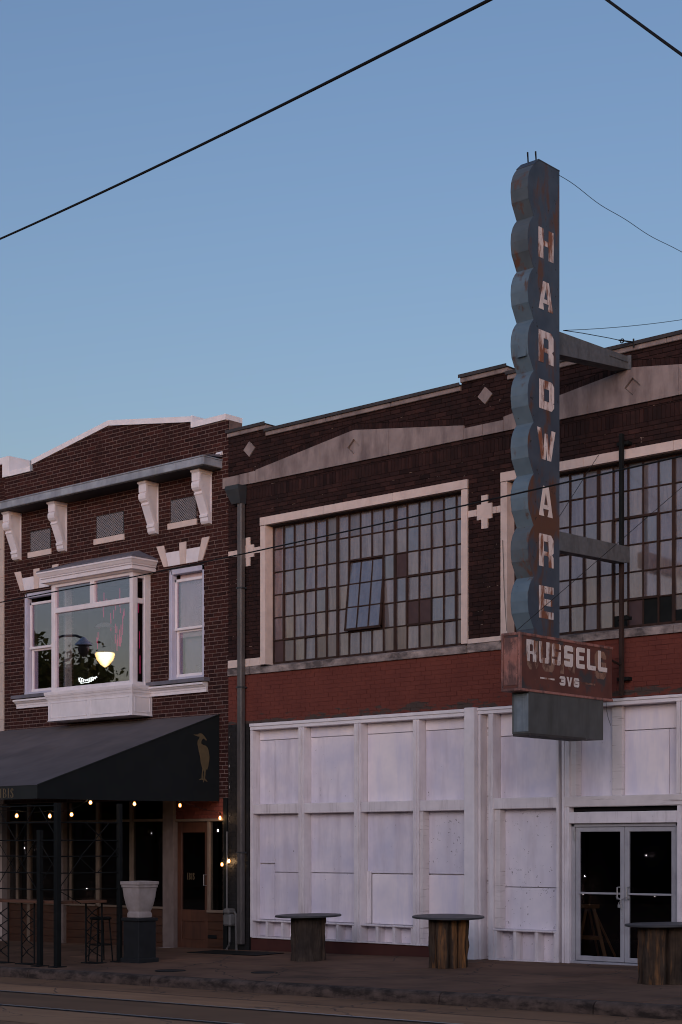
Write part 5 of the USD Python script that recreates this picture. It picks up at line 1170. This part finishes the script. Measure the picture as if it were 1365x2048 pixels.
def P_(*pts): return Polygon(pts)
def glyph(ch, w, h, t, cut=0.0):
    """Painted block capitals; cut chamfers the outer corners."""
    R = lambda a, b, c, d: sbox(a, c, b, d)
    def cham(g):
        if not cut: return g
        for (cx, cz, sx, sz) in ((0, 0, 1, 1), (w, 0, -1, 1), (0, h, 1, -1), (w, h, -1, -1)):
            if (cx, cz) in sharp: continue
            g = g.difference(Polygon([(cx, cz), (cx + sx * cut, cz), (cx, cz + sz * cut)]))
        return g
    sharp = []
    if ch == 'H': g = unary_union([R(0, t, 0, h), R(w - t, w, 0, h), R(0, w, h * .44, h * .44 + t * .62)]); sharp = [(0, 0), (w, 0), (0, h), (w, h)]
    elif ch == 'A':
        o = P_((w * .30, h), (w * .70, h), (w, 0), (w - t * 1.05, 0), (w * .5 + t * .62, h * .24), (w * .5 - t * .62, h * .24), (t * 1.05, 0), (0, 0))
        g = o.difference(P_((w * .5, h * .80), (w * .5 + t * .40, h * .38), (w * .5 - t * .40, h * .38))); sharp = [(0, 0), (w, 0), (0, h), (w, h)]
    elif ch == 'R':
        k = w * .18
        o = P_((0, 0), (0, h), (w - k, h), (w, h - k), (w, h * .46), (w - k * .6, h * .40), (w, h * .32), (w, 0), (w - t, 0), (w - t, h * .30), (w - t - k * .3, h * .34), (t, h * .34), (t, 0))
        g = o.difference(P_((t, h * .47), (t, h - t * .85), (w - t - k * .3, h - t * .85), (w - t, h - t * .85 - k * .3), (w - t, h * .50), (w - t - k * .2, h * .47))); sharp = [(0, 0), (w, 0), (0, h), (w, h)]
    elif ch == 'D':
        k = w * .16
        g = P_((0, 0), (0, h), (w - k, h), (w, h - k), (w, k), (w - k, 0)).difference(P_((t, t), (t, h - t), (w - t, h - t), (w - t, t))); sharp = [(0, 0), (w, 0), (0, h), (w, h)]
    elif ch == 'W':
        g = P_((0, h), (w * .22, h), (w * .34, h * .30), (w * .42, h * .85), (w * .58, h * .85), (w * .66, h * .30), (w * .78, h), (w, h), (w * .76, 0), (w * .24, 0)).difference(P_((w * .45, 0), (w * .5, h * .42), (w * .55, 0))); sharp = [(0, 0), (w, 0), (0, h), (w, h)]
    elif ch == 'E': g = unary_union([R(0, t, 0, h), R(0, w, 0, t * .85), R(0, w, h - t * .85, h), R(0, w * .9, h * .5 - t * .4, h * .5 + t * .4)]); sharp = [(w, 0), (w, h)] if cut else [(0, 0), (w, 0), (0, h), (w, h)]
    elif ch == 'L': g = unary_union([R(0, t, 0, h), R(0, w, 0, t * .85)]); sharp = [(w, 0), (0, h), (w, h)]
    elif ch == 'U': g = unary_union([R(0, t, 0, h), R(w - t, w, 0, h), R(0, w, 0, t)]); sharp = [(0, h), (w, h)]
    elif ch == 'J': g = unary_union([R(w - t, w, 0, h), R(0, w, 0, t), R(0, t, 0, h * .3)]); sharp = [(0, h), (w, h)]
    elif ch == 'N': g = unary_union([R(0, t, 0, h), R(w - t, w, 0, h), P_((0, h), (t * 1.1, h), (w, 0), (w - t * 1.1, 0))]); sharp = [(0, 0), (w, 0), (0, h), (w, h)]
    elif ch == 'O': g = R(0, w, 0, h).difference(R(t, w - t, t, h - t))
    elif ch == 'S': g = unary_union([R(0, w, h - t, h), R(0, t, h * .46, h), R(0, w, h * .5 - t * .5, h * .5 + t * .5), R(w - t, w, 0, h * .54), R(0, w, 0, t), R(0, t, 0, h * .27), R(w - t, w, h * .73, h)])
    elif ch == '3': g = unary_union([R(0, w, h - t, h), R(w - t, w, 0, h), R(w * .3, w, h * .5 - t * .5, h * .5 + t * .5), R(0, w, 0, t), R(0, t, 0, h * .28), R(0, t, h * .72, h)])
    elif ch == '6': g = unary_union([R(0, w, h - t, h), R(0, t, 0, h), R(0, w, h * .5 - t * .5, h * .5 + t * .5), R(w - t, w, 0, h * .54), R(0, w, 0, t), R(w - t, w, h * .74, h)])
    elif ch == 'V': g = unary_union([P_((0, h), (t * 1.2, h), (w * .5, h * .3), (w - t * 1.2, h), (w, h), (w * .62, 0), (w * .38, 0)), R(w * .34, w * .66, 0, t * .6)]); sharp = [(0, 0), (w, 0), (0, h), (w, h)]
    return cham(g)
def on_side(g, y, z, x0=SX1 - .001, x1=SX1 + .004):
    return prism_x(affinity.translate(g, y, z), x0, x1)
for ch, y0, y1, z0, z1, m in (('H', -2.392, -2.03, 9.868, 10.284, 'sign_letter'), ('A', -2.385, -2.045, 9.16, 9.557, 'sign_letter'), ('R', -2.387, -2.03, 8.43, 8.87, 'sign_letter'), ('D', -2.376, -2.018, 7.787, 8.19, 'sign_letter'),
                              ('W', -2.424, -1.985, 7.09, 7.517, 'sign_letter'), ('A', -2.38, -2.05, 6.308, 6.725, 'sign_letter_clean'), ('R', -2.38, -2.03, 5.61, 6.058, 'sign_letter'), ('E', -2.38, -2.03, 4.892, 5.34, 'sign_letter')):
    obj(sg, 'letter', on_side(glyph(ch, y1 - y0, z1 - z0, .116), y0, z0), m, label=f'painted letter {ch}')
# beams that carry it, and the upright on the wall
obj(sg, 'beam', prism_x([(-1.88, 8.642), (-1.88, 8.964), (-.03, 9.02), (-.03, 8.83)], -13.19, -12.985), 'beam_grey'); obj(sg, 'beam', prism_x([(-1.88, 5.884), (-1.88, 6.148), (-.05, 6.18), (-.05, 5.95), (-.20, 5.93)], -13.12, -12.95), 'beam_grey')
obj(sg, 'beam_flange', [prism_x([(-.55, 9.005 - .09), (-.55, 9.005 - .075), (-.03, 9.02 - .075), (-.03, 9.02 - .09)], -12.985, -12.975), prism_x([(-.05, 8.82), (-.05, 9.03), (-.034, 9.03), (-.034, 8.82)], -13.21, -12.93)], 'beam_grey')
obj(sg, 'upright', [cbx(-13.068, -13.012, -.165, -.10, 6.19, 7.86, .005)], 'black_iron'); obj(sg, 'upright', [cbx(-13.068, -13.012, -.165, -.10, 3.98, 5.945, .005)], 'steel_sash')
for z in (7.70, 5.1, 4.2):
    obj(sg, 'wall_clamp', [cbx(-13.14, -12.94, -.11, .0, z, z + .05, .004)], 'black_iron')

nm = thing('name_sign', 'rusty red box sign lettered RUSSELL under the tall sign', 'sign', (-13.1, -1.7, 3.86))
NX0, NX1 = -13.252, SX1
obj(nm, 'body', [cbx(NX0, NX1, -2.838, -.515, 3.862, 4.642, .006)], 'box_red')
obj(nm, 'end_panel', [cbx(NX0 + .035, NX1 - .03, -2.846, -2.83, 3.93, 4.58, .004)], 'box_red_edge')
obj(nm, 'frame', [cbx(NX0 - .012, NX1 + .012, -2.85, -.505, 4.612, 4.650, .005)], 'box_red_edge'); obj(nm, 'frame', [cbx(NX0 - .012, NX1 + .012, -2.85, -.505, 3.853, 3.888, .005)], 'box_red_edge')
obj(nm, 'frame', [cbx(NX1 - .02, NX1 + .010, -2.852, -2.80, 3.88, 4.63, .005)], 'box_red_edge'); obj(nm, 'frame', [cbx(NX0 - .01, NX0 + .025, -2.852, -2.80, 3.88, 4.63, .005)], 'box_red_edge')
obj(nm, 'bracket', [rod((-13.05, -.515, 4.5), (-13.04, -.12, 4.42), .018)], 'steel_sash')
for ch, y0, w in (('J', -2.66, .26), ('O', -2.30, .30), ('N', -1.86, .36), ('S', -.98, .30)):
    obj(nm, 'ghost_letter', on_side(glyph(ch, w, .40, .09, .06), y0, 4.16, SX1 - .001, SX1 + .0012), 'ghost_letter', label=f'faded older letter {ch}')
for ch, y0, y1, m in (('R', -2.676, -2.45, 'sign_letter'), ('U', -2.375, -2.13, 'sign_letter'), ('S', -2.065, -1.85, 'sign_letter'), ('S', -1.765, -1.545, 'sign_letter_clean'), ('E', -1.464, -1.244, 'sign_letter_clean'), ('L', -1.183, -.955, 'sign_letter_clean'), ('L', -.896, -.656, 'sign_letter_clean')):
    obj(nm, 'letter', on_side(glyph(ch, y1 - y0, .298, .075, .028), y0, 4.270, SX1 - .001, SX1 + .004), m, label=f'painted letter {ch}')
for ch, y0 in (('3', -1.876), ('V', -1.70), ('6', -1.525)):
    obj(nm, 'letter', on_side(glyph(ch, .137, .130, .036, .022), y0, 3.995, SX1 - .001, SX1 + .004), 'sign_letter_clean', label=f'painted numeral {ch}')
obj(nm, 'dash', on_side(sbox(0, 0, .36, .022), -2.355, 4.052), 'sign_letter'); obj(nm, 'dash', on_side(sbox(0, 0, .355, .024), -1.33, 4.055), 'ghost_letter')
bg = thing('blank_sign', 'blank grey metal sign box hanging below the red name sign', 'sign', (-13.1, -1.7, 3.26))
obj(bg, 'body', [prism_x([(-2.605, 3.287), (-2.605, 3.858), (-.752, 3.858), (-.752, 3.278), (-1.15, 3.285), (-1.21, 3.25), (-1.21, 3.287)], NX0, SX1 - .004)], 'box_grey')
obj(bg, 'end_panel', [cbx(NX0 + .03, SX1 - .02, -2.613, -2.598, 3.31, 3.83, .004)], 'box_blue')
obj(bg, 'bottom_lip', [cbx(NX0 + .005, SX1 - .002, -2.60, -1.21, 3.252, 3.292, .004)], 'sash_dark')
obj(bg, 'loose_wire', [tube([(-13.0, -.62, 3.86), (-13.0, -.60, 3.72), (-12.99, -.58, 3.62), (-12.98, -.52, 3.50)], .004, 4)], 'wire_black')

# ================================================================== CABLES AND GUY WIRES
def Wp(x, y, Y):
    """The point where the sight line of the photograph meets the vertical plane at depth Y (used once, to find where a far cable end is fixed)."""
    r, u = (x - 682.5) / 3272., (1691 - y) / 3272.
    dx, dy = -math.sin(YAW) + r * math.cos(YAW), math.cos(YAW) + r * math.sin(YAW); t = (CAM_D + Y) / dy
    return np.array([t * dx, Y, CAM_H + t * u])
single('trolley_wire', [tube(sag(Wp(-70, 508, -9.5), Wp(1040, -32, -12.5), .05, 30), .0115, 8)], 'wire_black', 'thick black cable crossing the sky from lower left to upper right', 'cable', tuple(Wp(480, 240, -11)))
single('trolley_wire', [tube(sag(Wp(1160, -42, -12.5), Wp(1480, 192, -13.0), .004, 12), .009, 8)], 'wire_black', 'short length of black cable across the top right corner', 'cable', tuple(Wp(1300, 50, -12.5)))
single('service_wire', [tube(np.vstack([[Wp(x, y, yy)] for x, y, yy in ((-60, 1216, -6.0), (0, 1205, -6.1), (102, 1185, -6.3), (271, 1153, -6.6), (500, 1105, -7.0), (720, 1057, -7.4), (938, 1009, -7.8), (1110, 970, -8.1), (1365, 912, -8.5), (1440, 894, -8.6))]), .0085, 6)], 'wire_black', 'thin black wire running across the fronts of both buildings', 'cable', tuple(Wp(700, 1060, -7.3)))
G = 'thin guy wires that steady the tall sign'
def guy(pts, lab, r=.0045):
    single('guy_wire', [tube(pts, r, 5)], 'wire_black', lab, 'wire', tuple(pts[0]), G)
e = Wp(1480, 556, 2.5); e = e if e[2] > 8.8 else np.array([e[0], e[1], 8.8]); a = np.array([SX1, -1.88, 11.14])
guy(np.vstack([[a + (e - a) * t + np.array([0, 0, .018 * math.sin(t * 23) * (1 - t) - .12 * math.sin(math.pi * t)])] for t in np.linspace(0, 1, 40)]), 'thin wire from the top of the tall sign down to the right edge')
a = np.array([SX1 + .01, -1.80, 8.985])
guy(sag(a, Wp(1480, 618, 2.5), .06), 'thin wire from the upper beam rising to the right edge')
guy(np.vstack([[a], [Wp(1165, 666, -1.3)], [Wp(1220, 676, -.5)], [Wp(1245, 681.5, -.2)], [Wp(1268, 683, -.08)]]), 'short wire with turnbuckle from the upper beam to the parapet', .006)
guy(sag((-13.0, -2.83, 4.68), Wp(1440, 909, -.02), .0), 'thin wire slanting up from the red name sign across the right factory window')
guy(sag((SX1, -1.88, 6.36), Wp(1198, 910, -.03), .0), 'thin wire from the middle of the tall sign up to the window lintel')
guy(np.vstack([[Wp(1006, 1080, -.05)], [Wp(1009, 1180, -.06)], [Wp(1014, 1262, -.10)]]), 'thin wire hanging down the stone jamb left of the tall sign')
mast = thing('roof_mast', 'slim roof mast past the right edge where two guy wires end', 'mast', (float(e[0]), 2.5, 8.7))
obj(mast, 'pole', rod((e[0], 2.5, 8.68), (e[0], 2.5, max(e[2], Wp(1480, 618, 2.5)[2]) + .12), .03, 8), 'black_iron'); obj(mast, 'foot', cbx(e[0] - .12, e[0] + .12, 2.38, 2.62, 8.69, 8.72), 'black_iron')
tb = thing('turnbuckle', 'small dark turnbuckle where the guy wire meets the parapet', 'turnbuckle', tuple(Wp(1245, 681, -.2)))
p0, p1, p2 = Wp(1238, 680, -.24), Wp(1245, 681.5, -.2), Wp(1268, 684, -.08)
obj(tb, 'rod', rod(p0, p2, .011), 'wire_black'); obj(tb, 'eye', tube([p1 + np.array([.03 * math.cos(a), 0, .03 * math.sin(a)]) for a in np.linspace(0, 6.283, 13)], .008, 5), 'wire_black')
obj(tb, 'anchor', rod(p2 + [0, 0, .05], p2 - [0, 0, .08], .012), 'wire_black')
